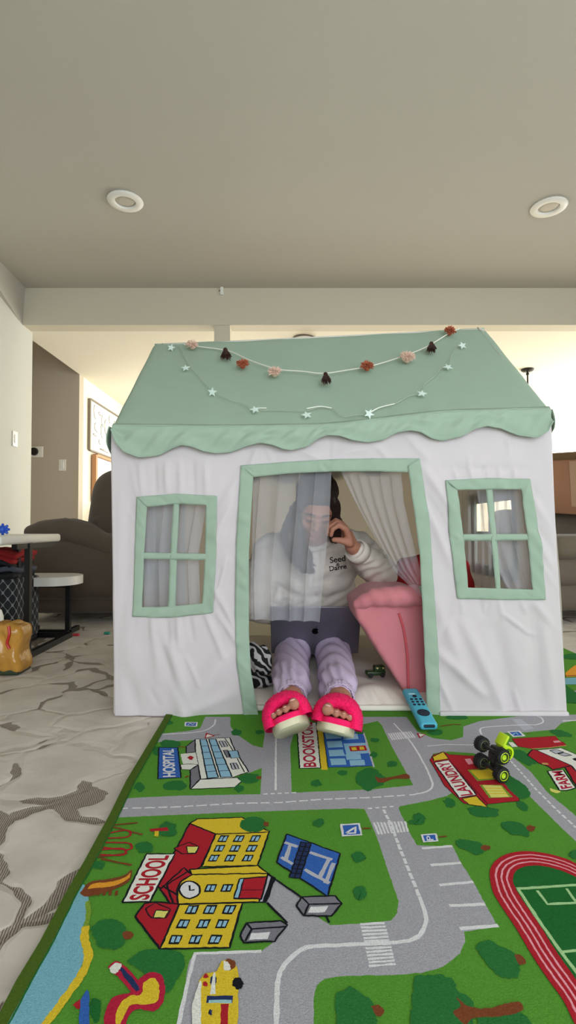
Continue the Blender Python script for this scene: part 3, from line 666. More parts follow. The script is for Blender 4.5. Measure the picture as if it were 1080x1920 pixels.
# bookstore
poly(B_, [(115, 80), (232, 80), (258, 350), (133, 352)], 'cream', OL)
rtext(B_, 'BOOKSTORE', (250, 350), (222, 70), (128, 75), (140, 352), 'crim', (.02, .16), .0006)
poly(B_, [(236, 80), (268, 80), (300, 362), (262, 362)], 'yellow')
poly(B_, [(266, 90), (490, 80), (520, 160), (570, 338), (420, 345), (303, 347)], 'blue', OL*.5)
poly(B_, [(395, 205), (535, 200), (545, 262), (410, 270)], 'lblue')
for k in range(4):
    y = 140+k*52; x = 283+k*10; poly(B_, [(x, y), (x+88, y-4), (x+100, y+34), (x+8, y+38)], 'lblue')
for (x, y) in ((388, 150), (405, 270), (428, 305)): poly(B_, [(x, y), (x+88, y-4), (x+96, y+28), (x+8, y+32)], 'lblue')
poly(B_, [(425, 222), (525, 216), (535, 246), (435, 252)], 'red'); poly(B_, [(440, 228), (470, 226), (475, 244), (446, 246)], 'yellow'); poly(B_, [(486, 225), (515, 223), (520, 241), (492, 243)], 'yellow')
line(B_, [(490, 80), (520, 160), (575, 345)], .004, 'lgrey')
for x, y, a, b in ((490, 132, 26, 20), (580, 184, 28, 14), (572, 270, 22, 20), (682, 326, 30, 20), (388, 380, 32, 18), (230, 442, 34, 22)): bush(B_, x, y, a, b)
bush(B_, 550, 415, 95, 68); poly(B_, [(580, 395), (615, 412), (690, 402), (770, 385), (785, 414), (700, 415), (630, 438), (595, 432)], 'brown', sm=True)
# laundry
poly(C_, [(155, 625), (175, 595), (240, 572), (275, 590), (440, 600), (560, 680), (650, 760), (720, 830), (722, 885), (520, 905), (500, 928), (370, 900), (250, 790)], 'red', OL*.4)
poly(C_, [(172, 605), (240, 574), (274, 618), (180, 632)], 'yellow', OL*.8); poly(C_, [(180, 642), (276, 626), (452, 848), (340, 864)], 'cream', OL)
rtext(C_, 'LAUNDRY', (450, 850), (278, 628), (186, 642), (345, 864), 'crim', (.03, .14), .0006)
poly(C_, [(358, 870), (452, 855), (518, 924), (402, 908)], 'yellow', OL*.8)
line(C_, [(276, 626), (520, 905)], .0035, 'dred')
poly(C_, [(395, 688), (560, 676), (600, 745), (455, 760)], 'olive'); poly(C_, [(410, 692), (548, 684), (580, 740), (465, 748)], 'yellow')
poly(C_, [(470, 782), (610, 784), (680, 862), (530, 866)], 'olive'); poly(C_, [(488, 785), (604, 788), (658, 860), (544, 862)], 'lyel')
for k in range(3): line(C_, [(500+k*14, 805+k*17), (618+k*14, 806+k*17)], .003, 'yellow')
poly(C_, [(375, 620), (412, 616), (430, 650), (400, 655)], 'pink')
poly(C_, [(72, 455), (132, 462), (90, 488)], 'red'); poly(C_, [(84, 459), (122, 464), (94, 480)], 'cream')
line(C_, [(225, 412), (300, 400), (350, 402)], .005, 'brown'); bush(C_, 190, 450, 55, 18); bush(C_, 330, 355, 80, 16)
for x, y, a, b, r_ in ((280, 895, 42, 28, .4), (90, 998, 42, 36, .6), (490, 950, 110, 36, .1), (740, 915, 46, 26, .5), (690, 1050, 85, 42, .25)): bush(C_, x, y, a, b, rot=r_)
poly(C_, [(770, 1045), (800, 1042), (815, 1072), (790, 1078)], 'brown', sm=True)
poly(C_, [(620, 700), (690, 740), (770, 800), (790, 850), (730, 870), (640, 790)], 'dark', sm=True)
# top right: farm
poly(C_, [(645, 446), (722, 440), (762, 475), (682, 480)], 'white'); poly(C_, [(658, 450), (716, 446), (742, 470), (690, 474)], 'blue'); line(C_, [(680, 466), (700, 452), (715, 466)], .004, 'lblue'); line(C_, [(765, 458), (790, 456)], .003, 'brown')
bush(C_, 985, 458, 75, 20, rot=.15)
poly(T_, [(0, 410), (730, 365), (810, 445), (870, 472), (925, 520), (700, 548), (330, 578), (100, 540)], 'red', OL*.3); line(T_, [(0, 408), (725, 366)], .003, 'brown'); line(T_, [(925, 522), (640, 560), (330, 580)], .003, 'tan'); poly(T_, [(690, 450), (790, 440), (830, 468), (720, 480)], 'pink')
poly(T_, [(-60, 470), (10, 470), (100, 545), (0, 550)], 'cream')
bush(T_, 180, 720, 260, 90, rot=.45, k=13)
poly(T_, [(410, 605), (820, 565), (1150, 700), (1300, 900), (1080, 960), (1000, 860)], 'cream', OL)
poly(T_, [(630, 608), (760, 592), (870, 635), (740, 665)], 'lgrey', OL); poly(T_, [(770, 665), (880, 645), (1010, 690), (880, 705)], 'lgrey', OL)
poly(T_, [(1010, 750), (1080, 735), (1130, 760), (1080, 785)], 'black', sm=True)
poly(T_, [(255, 685), (350, 590), (410, 602), (1000, 865), (880, 890), (690, 935), (600, 870), (460, 825)], 'red', OL)
poly(T_, [(890, 890), (1000, 870), (1300, 1200), (1200, 1350), (1080, 1200)], 'red', OL)
poly(T_, [(500, 815), (600, 820), (620, 850), (520, 850)], 'tan')
poly(T_, [(600, 955), (860, 935), (1075, 1240), (930, 1285), (800, 1282)], 'cream', OL)
rtext(T_, 'FARM', (1060, 1240), (870, 940), (630, 955), (815, 1280), 'crim', (.04, .14), .0007)
poly(T_, [(640, 1245), (820, 1300), (760, 1330), (660, 1300)], 'lyel', sm=True)
# --- school
poly(F_, [(600, 105), (635, 85), (830, 78), (950, 140), (942, 155), (715, 152)], 'yellow', OL)
poly(F_, [(600, 105), (715, 152), (650, 295), (600, 330), (545, 400), (480, 400), (455, 380)], 'red', OL)
poly(F_, [(715, 152), (950, 143), (900, 290), (653, 296)], 'yellow', OL)
poly(F_, [(600, 308), (900, 290), (945, 325), (610, 334)], 'yellow', OL)
poly(F_, [(545, 402), (562, 360), (612, 330), (945, 325), (905, 452), (548, 460)], 'yellow', OL)
poly(F_, [(945, 325), (975, 345), (937, 452), (905, 452)], 'lgrey', OL); line(F_, [(968, 342), (930, 452)], .006, 'black')
poly(F_, [(470, 395), (575, 300), (612, 330), (562, 360), (543, 402), (548, 458), (520, 465)], 'red', OL)
line(F_, [(500, 375), (590, 318)], .003, 'black'); line(F_, [(500, 375), (528, 462)], .003, 'black'); line(F_, [(480, 380), (545, 420)], .003, 'black')
poly(F_, [(360, 515), (400, 458), (450, 450), (555, 462), (470, 658)], 'red', OL)
poly(F_, [(555, 462), (832, 455), (775, 652), (470, 658)], 'yellow', OL)
def swin(x, y, w_=44, h_=30, sk=10):
    poly(F_, [(x-w_/2+sk, y-h_/2), (x+w_/2+sk*.6, y-h_/2), (x+w_/2-sk, y+h_/2), (x-w_/2-sk*.6, y+h_/2)], 'black')
    for s_ in (-1, 1):
        cx = x+s_*w_*.2; w2 = w_*.14; h2 = h_*.32; poly(F_, [(cx-w2+sk*.5, y-h2), (cx+w2+sk*.5, y-h2), (cx+w2-sk*.4, y+h2), (cx-w2-sk*.4, y+h2)], 'lblue')
for y, xs in ((172, (748, 817, 888)), (215, (730, 800, 873)), (258, (706, 778, 856))):
    for x in xs: swin(x, y)
for y, xs in ((485, (610, 690, 773)), (548, (572, 660, 743)), (617, (538, 625, 712))):
    for x in xs: swin(x, y, 54, 40, 12)
swin(692, 390, 48, 34, 8); swin(764, 390, 48, 34, 8)
poly(F_, [(820, 350), (942, 340), (915, 438), (795, 436)], 'red', OL); poly(F_, [(820, 350), (840, 348), (815, 434), (795, 434)], 'lblue', OL*.7); line(F_, [(830, 400), (925, 398)], .003, 'dred'); 
pts = [(600+46*math.cos(t*math.pi/8), 398+38*math.sin(t*math.pi/8)) for t in range(16)]; poly(F_, pts, 'white', OL, False); line(F_, [(600, 378), (600, 400), (622, 398)], .0032, 'black')
poly(F_, [(530, 215), (600, 188), (640, 208), (628, 238), (565, 238)], 'red', OL*.7); poly(F_, [(585, 207), (640, 207), (626, 236), (592, 236)], 'lyel', OL*.6)
poly(F_, [(405, 482), (450, 455), (515, 485), (498, 522), (430, 522)], 'red', OL*.7); poly(F_, [(450, 488), (508, 490), (490, 522), (440, 522)], 'lyel', OL*.6)
poly(F_, [(305, 453), (410, 240), (535, 240), (425, 450)], 'cream', OL)
rtext(F_, 'SCHOOL', (430, 450), (532, 240), (412, 240), (310, 453), 'red', (.04, .15), .0007)
bush(F_, 880, 108, 62, 34); poly(F_, [(925, 98), (948, 100), (945, 118), (925, 116)], 'brown')
# plaza outlines and benches
line(F_, [(945, 330), (1090, 430)], .0034, 'black'); line(F_, [(940, 455), (1030, 545)], .0034, 'black')
poly(F_, [(830, 585), (850, 545), (1000, 535), (1030, 552), (975, 625), (840, 630), (822, 600)], 'grey', OL); poly(F_, [(872, 590), (955, 584), (945, 614), (862, 618)], 'white'); line(F_, [(850, 545), (872, 572), (1025, 560)], .0028, 'black'); line(F_, [(872, 572), (845, 625)], .0028, 'black')
poly(D_, [(258, 540), (285, 495), (455, 488), (488, 528), (435, 592), (295, 588)], 'grey', OL); poly(D_, [(330, 545), (420, 540), (400, 572), (318, 576)], 'white'); line(D_, [(285, 495), (320, 532), (488, 528)], .0028, 'black'); line(D_, [(320, 532), (300, 585)], .0028, 'black'); line(D_, [(408, 592), (425, 625)], .0034, 'black')
# tennis court
poly(D_, [(210, 175), (482, 275), (415, 490), (158, 318)], 'blue', OL)
for q in ([(200, 218), (265, 240)], [(228, 226), (205, 305)], [(182, 292), (240, 328)], [(325, 268), (440, 305)], [(425, 300), (378, 395)], [(300, 355), (425, 425)], [(448, 322), (405, 425)]): line(D_, q, .0065, 'lgrey')
poly(D_, [(282, 215), (335, 222), (275, 398), (222, 395)], 'navy', OL*.8)
for k in range(8): t = k/8; line(D_, [(282-60*t, 215+180*t), (335-60*t, 222+176*t)], .0024, 'black')
line(D_, [(308, 218), (248, 396)], .0024, 'black')
# signs
poly(D_, [(480, 125), (580, 120), (592, 182), (490, 188)], 'white'); poly(D_, [(492, 132), (572, 128), (582, 176), (500, 181)], 'blue'); line(D_, [(512, 170), (560, 138), (556, 170), (512, 172)], .004, 'white'); line(D_, [(592, 148), (635, 145)], .0035, 'brown')
poly(D_, [(888, 178), (968, 172), (978, 212), (900, 218)], 'white'); poly(D_, [(898, 183), (960, 179), (968, 207), (908, 212)], 'blue'); rtext(D_, 'P', (955, 208), (950, 182), (912, 184), (918, 210), 'white', (.05, .05)); line(D_, [(978, 190), (1020, 186)], .0035, 'brown')
for x, y, a, b in ((372, 118, 32, 22), (572, 290, 34, 30), (578, 472, 36, 38), (882, 96, 32, 26)): bush(D_, x, y, a, b)
# lower trees
for x, y, a, b, bx, by in ((420, 165, 100, 42, 510, 172), (700, 55, 95, 36, 795, 48)): bush(E_, x, y, a, b, rot=.3); bush(E_, bx, by, 32, 18, 'brown')
bush(E_, 1070, 212, 36, 30); bush(E_, 70, 8, 60, 16)
poly(E_, [(440, 800), (520, 755), (610, 800), (690, 840), (715, 900), (715, 990), (620, 995), (560, 960), (500, 880)], 'dark', sm=True); poly(E_, [(690, 850), (730, 850), (765, 900), (720, 910)], 'brown', sm=True)
poly(E_, [(60, 985), (200, 975), (310, 1010), (330, 1080), (420, 1130), (430, 1282), (460, 1500), (60, 1500), (45, 1150)], 'dark', sm=True)
poly(E_, [(450, 1245), (650, 1215), (770, 1240), (800, 1380), (500, 1380)], 'dark', sm=True)
poly(E_, [(320, 1115), (400, 1175), (520, 1190), (640, 1160), (720, 1150), (745, 1195), (690, 1225), (560, 1245), (430, 1250), (380, 1290), (300, 1215), (350, 1180)], 'brown', sm=True)
poly(D_, [(455, 990), (530, 950), (590, 985), (640, 1030), (665, 1100), (640, 1250), (480, 1250), (460, 1100)], 'dark', sm=True); poly(D_, [(635, 1048), (680, 1045), (705, 1080), (670, 1100)], 'brown', sm=True)
# running track
outer = [(1300, 420), (1180, 320), (1080, 270), (1000, 235), (880, 205), (750, 193), (640, 212), (570, 255), (537, 310), (537, 370), (555, 450), (600, 530), (700, 680), (800, 850), (900, 1000), (1000, 1140), (1070, 1282), (1200, 1520)]
inner = [(1300, 510), (1180, 415), (1080, 358), (1000, 322), (900, 292), (800, 285), (730, 300), (690, 332), (682, 382), (700, 430), (740, 500), (850, 660), (950, 820), (1080, 1005), (1180, 1150), (1300, 1340)]
oo = [Vector(x) for x in spline([tuple(p) for p in tofl(E_(outer))], 90)]; ii = [Vector(x) for x in spline([tuple(p) for p in tofl(E_(inner))], 90)]
CT = (oo[0]+oo[-1])/2; oo = oo+[CT*2-p for p in oo[1:]]; ii = ii+[CT*2-p for p in ii[1:]]; z = zf(); vs = []
for a, b in zip(oo, ii): vs += [(a.x, a.y, z), (b.x, b.y, z)]
rug.add(vs, [(2*i, 2*i+1, 2*i+3, 2*i+2) for i in range(len(oo)-1)], RK.index('red'))
wpoly(ii[:-1], 'field')
for t in (.26, .5, .74): wstroke([a.lerp(b, t) for a, b in zip(oo, ii)], .0027, 'pink')
line(E_, [(705, 432), (1200, 400)], .005, 'ltgreen'); line(E_, [(715, 435), (850, 640), (985, 830), (1085, 965), (1180, 1090)], .005, 'ltgreen')
line(E_, [(835, 442), (900, 530), (1085, 520)], .0045, 'ltgreen'); line(E_, [(1020, 430), (1085, 520)], .0045, 'ltgreen'); line(E_, [(985, 832), (1200, 815)], .004, 'ltgreen')
# water and shore, left
wt = [(400, 1262), (420, 1330), (412, 1400), (392, 1470), (388, 1530), (402, 1600), (370, 1690), (300, 1790), (200, 1920), (100, 2050), (-80, 2200)]
lft = [(-160, 2200), (-20, 1925), (12, 1862), (100, 1715), (205, 1525), (310, 1335), (340, 1262)]
poly(Gz, wt+lft, 'water')
line(Gz, [(405, 1460), (400, 1520), (418, 1600), (385, 1690), (315, 1790), (235, 1900), (150, 2000)], .010, 'yellow', True)
line(Gz, [(414, 1340), (418, 1400), (406, 1460)], .006, 'olive', True)
# swings
for q in ([(240, 115), (392, 155)], [(240, 115), (372, 103)], [(210, 262), (345, 290)], [(192, 255), (325, 238)], [(192, 258), (250, 112)]): line(F_, q, .004, 'brown')
for a, b, e, f_ in ((238, 150, 340, 152), (225, 190, 345, 208), (213, 222, 320, 232)): line(F_, [(a, b), (e-20, f_-16), (e, f_), (e-18, f_+14), (a-8, b+22)], .0036, 'red', True)
bush(F_, 400, 212, 40, 28); bush(F_, 505, 130, 42, 34); poly(F_, [(420, 132), (500, 122), (510, 138), (430, 142)], 'red'); poly(F_, [(445, 140), (465, 140), (460, 165), (445, 162)], 'yellow'); bush(F_, 195, 290, 32, 18)
# slide
poly(F_, [(118, 412), (160, 365), (250, 350), (310, 335), (345, 312), (335, 360), (270, 395), (150, 430)], 'brown', sm=True); poly(F_, [(150, 395), (175, 372), (260, 362), (320, 342), (340, 322), (330, 350), (265, 382), (180, 392)], 'orange', sm=True)
for k in range(5): line(F_, [(175+k*26, 395+k*2), (168+k*27, 424)], .004, 'brown')
# splash pool, tree
bush(F_, 245, 600, 75, 72); bush(F_, 328, 598, 24, 20, 'brown')
poly(F_, [(320, 715), (400, 665), (540, 668), (580, 720), (545, 790), (500, 850), (400, 760)], 'dark', sm=True)
poly(F_, [(380, 790), (420, 765), (470, 772), (492, 830), (480, 900), (440, 935), (370, 925), (330, 960), (300, 1050), (225, 1050), (232, 930), (270, 870), (340, 850)], 'crim', sm=True)
poly(F_, [(395, 810), (430, 788), (458, 800), (466, 850), (452, 895), (400, 905), (340, 910), (300, 980), (275, 1040), (280, 930), (330, 870), (385, 860)], 'yellow', sm=True)
poly(F_, [(240, 740), (275, 712), (320, 740), (395, 830), (360, 862), (300, 800)], 'crim', sm=True); poly(F_, [(285, 745), (305, 742), (378, 828), (358, 842)], 'navy', sm=True); poly(F_, [(245, 745), (270, 722), (300, 728), (280, 765), (258, 768)], 'cream', sm=True)
poly(F_, [(85, 905), (130, 878), (150, 885), (110, 925)], 'red', sm=True); poly(F_, [(118, 890), (150, 840), (158, 890), (152, 1080), (110, 1080)], 'blue', sm=True); bush(F_, 185, 930, 26, 60, 'field')
# school bus, seen from above, on the lower road
poly(F_, [(640, 800), (668, 770), (720, 760), (740, 712), (775, 705), (810, 740), (815, 780), (812, 986), (808, 1200), (610, 1200), (640, 986)], 'yellow', sm=False)
poly(F_, [(640, 810), (652, 800), (648, 1200), (600, 1200), (612, 900)], 'cream'); bush(F_, 775, 728, 26, 26, 'brown'); poly(F_, [(748, 710), (772, 722), (780, 750), (752, 752)], 'cream', sm=True)
bush(F_, 704, 800, 16, 24, 'navy'); bush(F_, 672, 780, 12, 10, 'red'); bush(F_, 670, 815, 11, 12, 'red'); bush(F_, 812, 812, 26, 28, 'black'); line(F_, [(675, 882), (790, 882)], .009, 'navy'); line(F_, [(685, 892), (785, 893)], .004, 'teal')
poly(F_, [(738, 905), (772, 900), (765, 1150), (730, 1150)], 'red'); bush(F_, 692, 940, 8, 14, 'navy'); poly(F_, [(690, 860), (705, 760), (715, 765), (712, 860)], 'cream')
# far right behind the tent
poly(G, [(1063, 1296), (1300, 1290), (1300, 1300), (1063, 1308)], 'road'); poly(G, [(1060, 1272), (1300, 1262), (1300, 1284), (1060, 1284)], 'water')
poly(G, [(1060, 1262), (1078, 1248), (1110, 1252), (1100, 1268), (1062, 1270)], 'orange'); line(G, [(1058, 1268), (1110, 1266)], .008, 'brown'); bush(G, 1085, 1232, 30, 6); poly(G, [(1060, 1284), (1082, 1300), (1090, 1320), (1062, 1318)], 'dark')
# woven border along the left edge
wstroke([Vector((p.x+.008, p.y, 0)) for p in we], .017, 'border', False)
wstroke([Vector((p.x+.017, p.y, 0)) for p in we], .0022, 'field', True)
ro = mk('play_rug', rug, RM, smooth=False); tag(ro, 'green children\'s play rug printed with roads, school, hospital and running track', 'rug')

# ================================================================== PLAY TENT
YF, YK = 1.50, 2.50                      # front and back wall planes
YR = 2.0                                 # ridge
m_cloth = mat('white_tent_canvas', (232, 224, 226), .85, bump=.12, bscale=900, transl=.28, bdist=.0006)
m_side = mat('cream_tent_canvas', (224, 218, 207), .85, bump=.12, bscale=900, transl=.48, bdist=.0006)
m_sage = mat('sage_green_cotton', (162, 184, 164), .85, bump=.15, bscale=900, transl=.10, var=.03, vscale=20, bdist=.0006)
m_sheer = mat('white_tulle', (244, 245, 253), .9, transl=.2, alpha=.27)
m_sheer2 = mat('white_tulle_dense', (242, 243, 252), .9, transl=.25, alpha=.26)
m_sheer3 = mat('white_tulle_window', (240, 240, 248), .9, transl=.35, alpha=.42)
TENT = thing('play_tent', (.12, 2.0, 0), 'house-shaped fabric play tent, white walls with sage green roof and trims', 'play tent')
random.seed(11)
CR = []                                   # creases: pixel a, b, width m, height m (towards camera)
def cr(a, b, w_, h_): pa, pb = P(*a, YF), P(*b, YF); CR.append((pa.x, pa.z, pb.x, pb.z, w_, h_))
for a, b, w_, h_ in (((290, 1150), (300, 1275), .016, .005), ((318, 1210), (350, 1345), .020, .010), ((292, 1185), (352, 1330), .014, -.007), ((350, 1232), (374, 1282), .005, .004), ((425, 1050), (400, 1135), .012, .006), ((440, 930), (402, 1015), .012, .006),
                     ((449, 890), (408, 965), .012, .005), ((408, 1150), (446, 1205), .008, .006), ((400, 1100), (442, 1180), .008, .005), ((345, 1345), (446, 1200), .03, .010), ((230, 1250), (260, 1345), .02, -.006), ((440, 1300), (330, 1345), .02, .006),
                     ((415, 1065), (405, 1105), .004, -.004), ((250, 1160), (215, 1340), .03, .006), ((245, 930), (230, 1160), .014, -.004), ((225, 900), (222, 1100), .012, .004),
                     ((262, 870), (268, 930), .008, .004), ((290, 868), (292, 928), .007, -.004), ((312, 868), (314, 926), .008, .005), ((338, 866), (340, 926), .008, .004), ((362, 868), (364, 928), .007, -.004), ((385, 870), (388, 930), .008, .004),
                     ((285, 1158), (288, 1200), .007, .005), ((312, 1158), (316, 1205), .007, -.005), ((333, 1158), (338, 1215), .008, .006), ((355, 1156), (362, 1200), .006, -.004), ((385, 1150), (420, 1230), .008, .006),
                     ((795, 880), (850, 960), .012, .006), ((800, 930), (850, 1010), .010, -.005), ((805, 960), (845, 1060), .012, .006), ((1003, 940), (1045, 1010), .010, .006), ((1008, 990), (1050, 1050), .009, -.006), ((1010, 1020), (1052, 1085), .009, .007), ((1016, 1060), (1055, 1120), .008, .005),
                     ((940, 1150), (988, 1186), .004, .006), ((988, 1186), (1004, 1190), .003, .005), ((825, 1225), (905, 1300), .014, .009), ((870, 1170), (945, 1335), .016, .008), ((930, 1180), (960, 1330), .020, -.008), ((820, 1265), (850, 1335), .008, .006), ((1000, 1150), (1010, 1330), .02, -.007),
                     ((1020, 1180), (1040, 1330), .014, .006), ((960, 1290), (975, 1335), .006, .005), ((820, 1130), (870, 1260), .018, .007), ((850, 1120), (830, 1190), .010, -.005), ((1000, 1130), (1052, 1190), .010, .005), ((830, 880), (990, 880), .012, -.003),
                     ((850, 880), (856, 900), .005, .004), ((880, 876), (884, 898), .005, .004), ((905, 876), (908, 896), .005, -.004), ((935, 876), (936, 896), .005, .004), ((965, 878), (964, 898), .006, .004), ((865, 1124), (868, 1150), .006, .004), ((900, 1124), (905, 1155), .007, -.004), ((935, 1124), (940, 1160), .006, .004), ((975, 1124), (985, 1150), .006, .004),
                     ((1025, 820), (1040, 900), .014, .005), ((950, 820), (955, 850), .004, .003), ((620, 820), (618, 862), .004, -.003), ((480, 845), (470, 872), .006, .004), ((500, 838), (510, 866), .006, .003), ((700, 832), (730, 862), .008, .004), ((560, 842), (600, 860), .01, .004), ((760, 815), (800, 860), .01, .004), ((700, 840), (640, 850), .008, .003)):
    cr(a, b, w_, h_)
for k in range(26):
    s = random.choice((0, 1)); u = random.uniform(220, 440) if s == 0 else random.uniform(820, 1050); v = random.uniform(850, 1330); l_ = random.uniform(25, 70); a = random.uniform(.9, 1.5) if random.random() < .5 else random.uniform(1.4, 2.3)
    cr((u, v), (u+l_*math.cos(a), v+l_*math.sin(a)), random.uniform(.004, .012), random.uniform(-.0025, .0025))
CR = np.array(CR)
def W(x, z):
    x = np.atleast_1d(np.asarray(x, float)); z = np.atleast_1d(np.asarray(z, float)); out = np.zeros_like(x)
    for ax, az, bx, bz, w_, h_ in CR:
        dx, dz = bx-ax, bz-az; L2 = dx*dx+dz*dz; t = ((x-ax)*dx+(z-az)*dz)/L2; tc = np.clip(t, 0, 1)
        d2 = (x-ax-tc*dx)**2+(z-az-tc*dz)**2; taper = .25+.75*np.sin(np.pi*np.clip(t*.8+.1, 0, 1)); out += 1.35*h_*np.exp(-d2/(w_*w_))*taper
    out += .004*np.sin(x*9+1.0)*np.sin(z*7)+.0012*np.sin(x*45+z*22)*np.sin(z*17+x*5)+.0008*np.sin(x*80-z*50)
    # lower skirts billow forward a little
    out += .010*np.exp(-((z-.12)/.14)**2)*(np.exp(-((x+.28)/.16)**2)+np.exp(-((x-.60)/.15)**2))
    return out
def wy(x, z): return float(W([x], [z])[0])
EL = [P(*p, YF) for p in ((209, 797), (208, 850), (212, 1100), (215, 1345))]
ER = [P(*p, YF) for p in ((1033, 765), (1036, 860), (1042, 1000), (1054, 1200), (1063, 1341))]
def edgex(E, z):
    zs = [p.z for p in E][::-1]; xs = [p.x for p in E][::-1]; return np.interp(z, zs, xs)
zL, zR = EL[0].z, ER[0].z                 # eave heights left / right
def px(pts): return [(P(u, v, YF).x, P(u, v, YF).z) for u, v in pts]
def inpoly(x, z, poly):
    r_ = np.zeros_like(x, bool); n_ = len(poly)
    for i in range(n_):
        x1, z1 = poly[i]; x2, z2 = poly[(i+1) % n_]; c_ = ((z1 > z) != (z2 > z)) & (x < (x2-x1)*(z-z1)/((z2-z1) if z2 != z1 else 1e-9)+x1); r_ ^= c_
    return r_
W1o = [(257, 932), (330, 926), (407.6, 930), (406, 1040), (400, 1149), (317, 1158), (249.5, 1155.6), (253, 1040)]; W1i = [(277, 951), (330, 945), (387, 947), (385, 1040), (380, 1131), (317, 1137), (267, 1138), (271, 1040)]
W2o = [(833.6, 901), (913, 896.6), (993, 898), (1013, 1014), (1021, 1124), (938.5, 1124), (857, 1122.6), (843, 1014)]; W2i = [(856, 919), (915, 918), (977, 917.6), (988.6, 1014), (996.7, 1105), (938, 1103), (877, 1101.6), (869, 1014)]
DLo = [(452, 873), (443, 1017), (441, 1146), (445, 1243), (458, 1344)]; DLi = [(476, 880), (467, 1035), (467, 1183), (471, 1257), (485.6, 1344)]
DRi = [(763, 874), (785.6, 1035), (791, 1128), (797, 1257), (799, 1341)]; DRo = [(785, 860), (804, 980), (813, 1109), (821, 1220), (824, 1341)]
def mid(a, b, t=.55): return [(p[0]*t+q[0]*(1-t), p[1]*t+q[1]*(1-t)) for p, q in zip(a, b)]
holes = [px(mid(W1i, W1o)), px(mid(W2i, W2o)), px(mid(DLi, DLo)+[(470, 1400), (812, 1400)]+mid(DRi, DRo)[::-1]+[(775, 872), (622, 872), (464, 880)])]
NU, NV = 250, 165
U, V = np.meshgrid(np.linspace(0, 1, NU+1), np.linspace(0, 1, NV+1)); ztop = zL+(zR-zL)*U-.020; ZZ = .002+(ztop-.002)*V
XX = edgex(EL, ZZ)*(1-U)+edgex(ER, ZZ)*U; YY = YF-W(XX.ravel(), ZZ.ravel()).reshape(XX.shape)*np.clip(np.minimum(U, 1-U)*20, .15, 1)
YY -= .0*YY
Uc = (XX[:-1, :-1]+XX[1:, 1:])/2; Zc = (ZZ[:-1, :-1]+ZZ[1:, 1:])/2; hole = np.zeros(Uc.shape, bool)
for h in holes: hole |= inpoly(Uc.ravel(), Zc.ravel(), h).reshape(Uc.shape)
b = MB(); b.v = list(zip(XX.ravel().tolist(), YY.ravel().tolist(), ZZ.ravel().tolist()))
for j in range(NV):
    for i in range(NU):
        if hole[j, i]: continue
        a = j*(NU+1)+i; b.f.append((a, a+1, a+NU+2, a+NU+1)); b.m.append(0)
front = mk('front_wall', b, m_cloth, TENT, angle=None, solid=.0014)
# --- trims
def trim(name, outer, inner, n, parent, off=.0045, pucker=.0012, m=m_sage, solid=.0016, seed=0, nacross=6, closed=False):
    rr = random.Random(seed); fo = lerpline(outer+([outer[0]] if closed else []), n); fi = lerpline(inner+([inner[0]] if closed else []), n); ph = rr.uniform(0, 6)
    pk = [(rr.uniform(0, n), rr.uniform(1.2, 3), rr.uniform(-1, 1), rr.uniform(-8, 8)) for _ in range(n//6)]
    b = MB(); pts = []; ws = []
    for i in range(n+1):
        for j in range(nacross+1):
            t = j/nacross; u = fo[i][0]*(1-t)+fi[i][0]*t; v = fo[i][1]*(1-t)+fi[i][1]*t; q = P(u, v, YF); pts.append(q)
            h = math.sin(t*math.pi)*pucker*1.2+.0009*math.sin(i*.55+t*3)
            for c_, w_, s_, sk in pk: h += s_*pucker*2.6*math.exp(-((i-c_-sk*(t-.5))/w_)**2)*(.4+.6*math.sin(math.pi*t))
            ws.append(h)
    ww = W([q.x for q in pts], [q.z for q in pts]); vs = [(q.x, YF-float(w_)-off-h, q.z) for q, w_, h in zip(pts, ww, ws)]
    k = nacross+1
    b.add(vs, [(i*k+j, i*k+j+1, (i+1)*k+j+1, (i+1)*k+j) for i in range(n) for j in range(nacross)])
    return mk(name, b, m, parent, angle=None, solid=solid)
dt = trim('door_trim', [(452, 873), (540, 866), (622.6, 861), (700, 860), (785, 860)], [(476, 895), (540, 888), (622.6, 884), (700, 884), (763, 886)], 110, TENT, seed=1)
trim('door_trim', DLo, DLi, 120, TENT, off=.0065, seed=2); trim('door_trim', DRo, DRi, 120, TENT, off=.0065, seed=3)
t1 = trim('window_trim', W1o, W1i, 200, TENT, seed=4, closed=True); t2 = trim('window_trim', W2o, W2i, 200, TENT, seed=5, closed=True)
trim('window_mullion', [(326, 943), (319, 1040), (315, 1140)], [(337, 943), (332, 1040), (329, 1140)], 50, t1, off=.002, seed=6, nacross=3, pucker=.0008)
trim('window_mullion', [(268, 1036), (387, 1038)], [(268, 1048), (387, 1050)], 36, t1, off=.0035, seed=7, nacross=3, pucker=.0008)
trim('window_mullion', [(909.5, 915), (919, 1000), (929, 1106)], [(922, 915), (930, 1000), (938.5, 1106)], 50, t2, off=.002, seed=8, nacross=3, pucker=.0008)
trim('window_mullion', [(866, 1001.5), (990, 1001)], [(866, 1014), (991, 1013)], 36, t2, off=.0035, seed=9, nacross=3, pucker=.0008)
# bottom hem of the right front panel and left panel
b = MB(); q0, q1 = P(822, 1338, YF), P(1062, 1338, YF); b.rbox(((q0.x+q1.x)/2, YF-.010, .010), (q1.x-q0.x, .014, .016), .004); mk('hem', b, m_cloth, TENT)
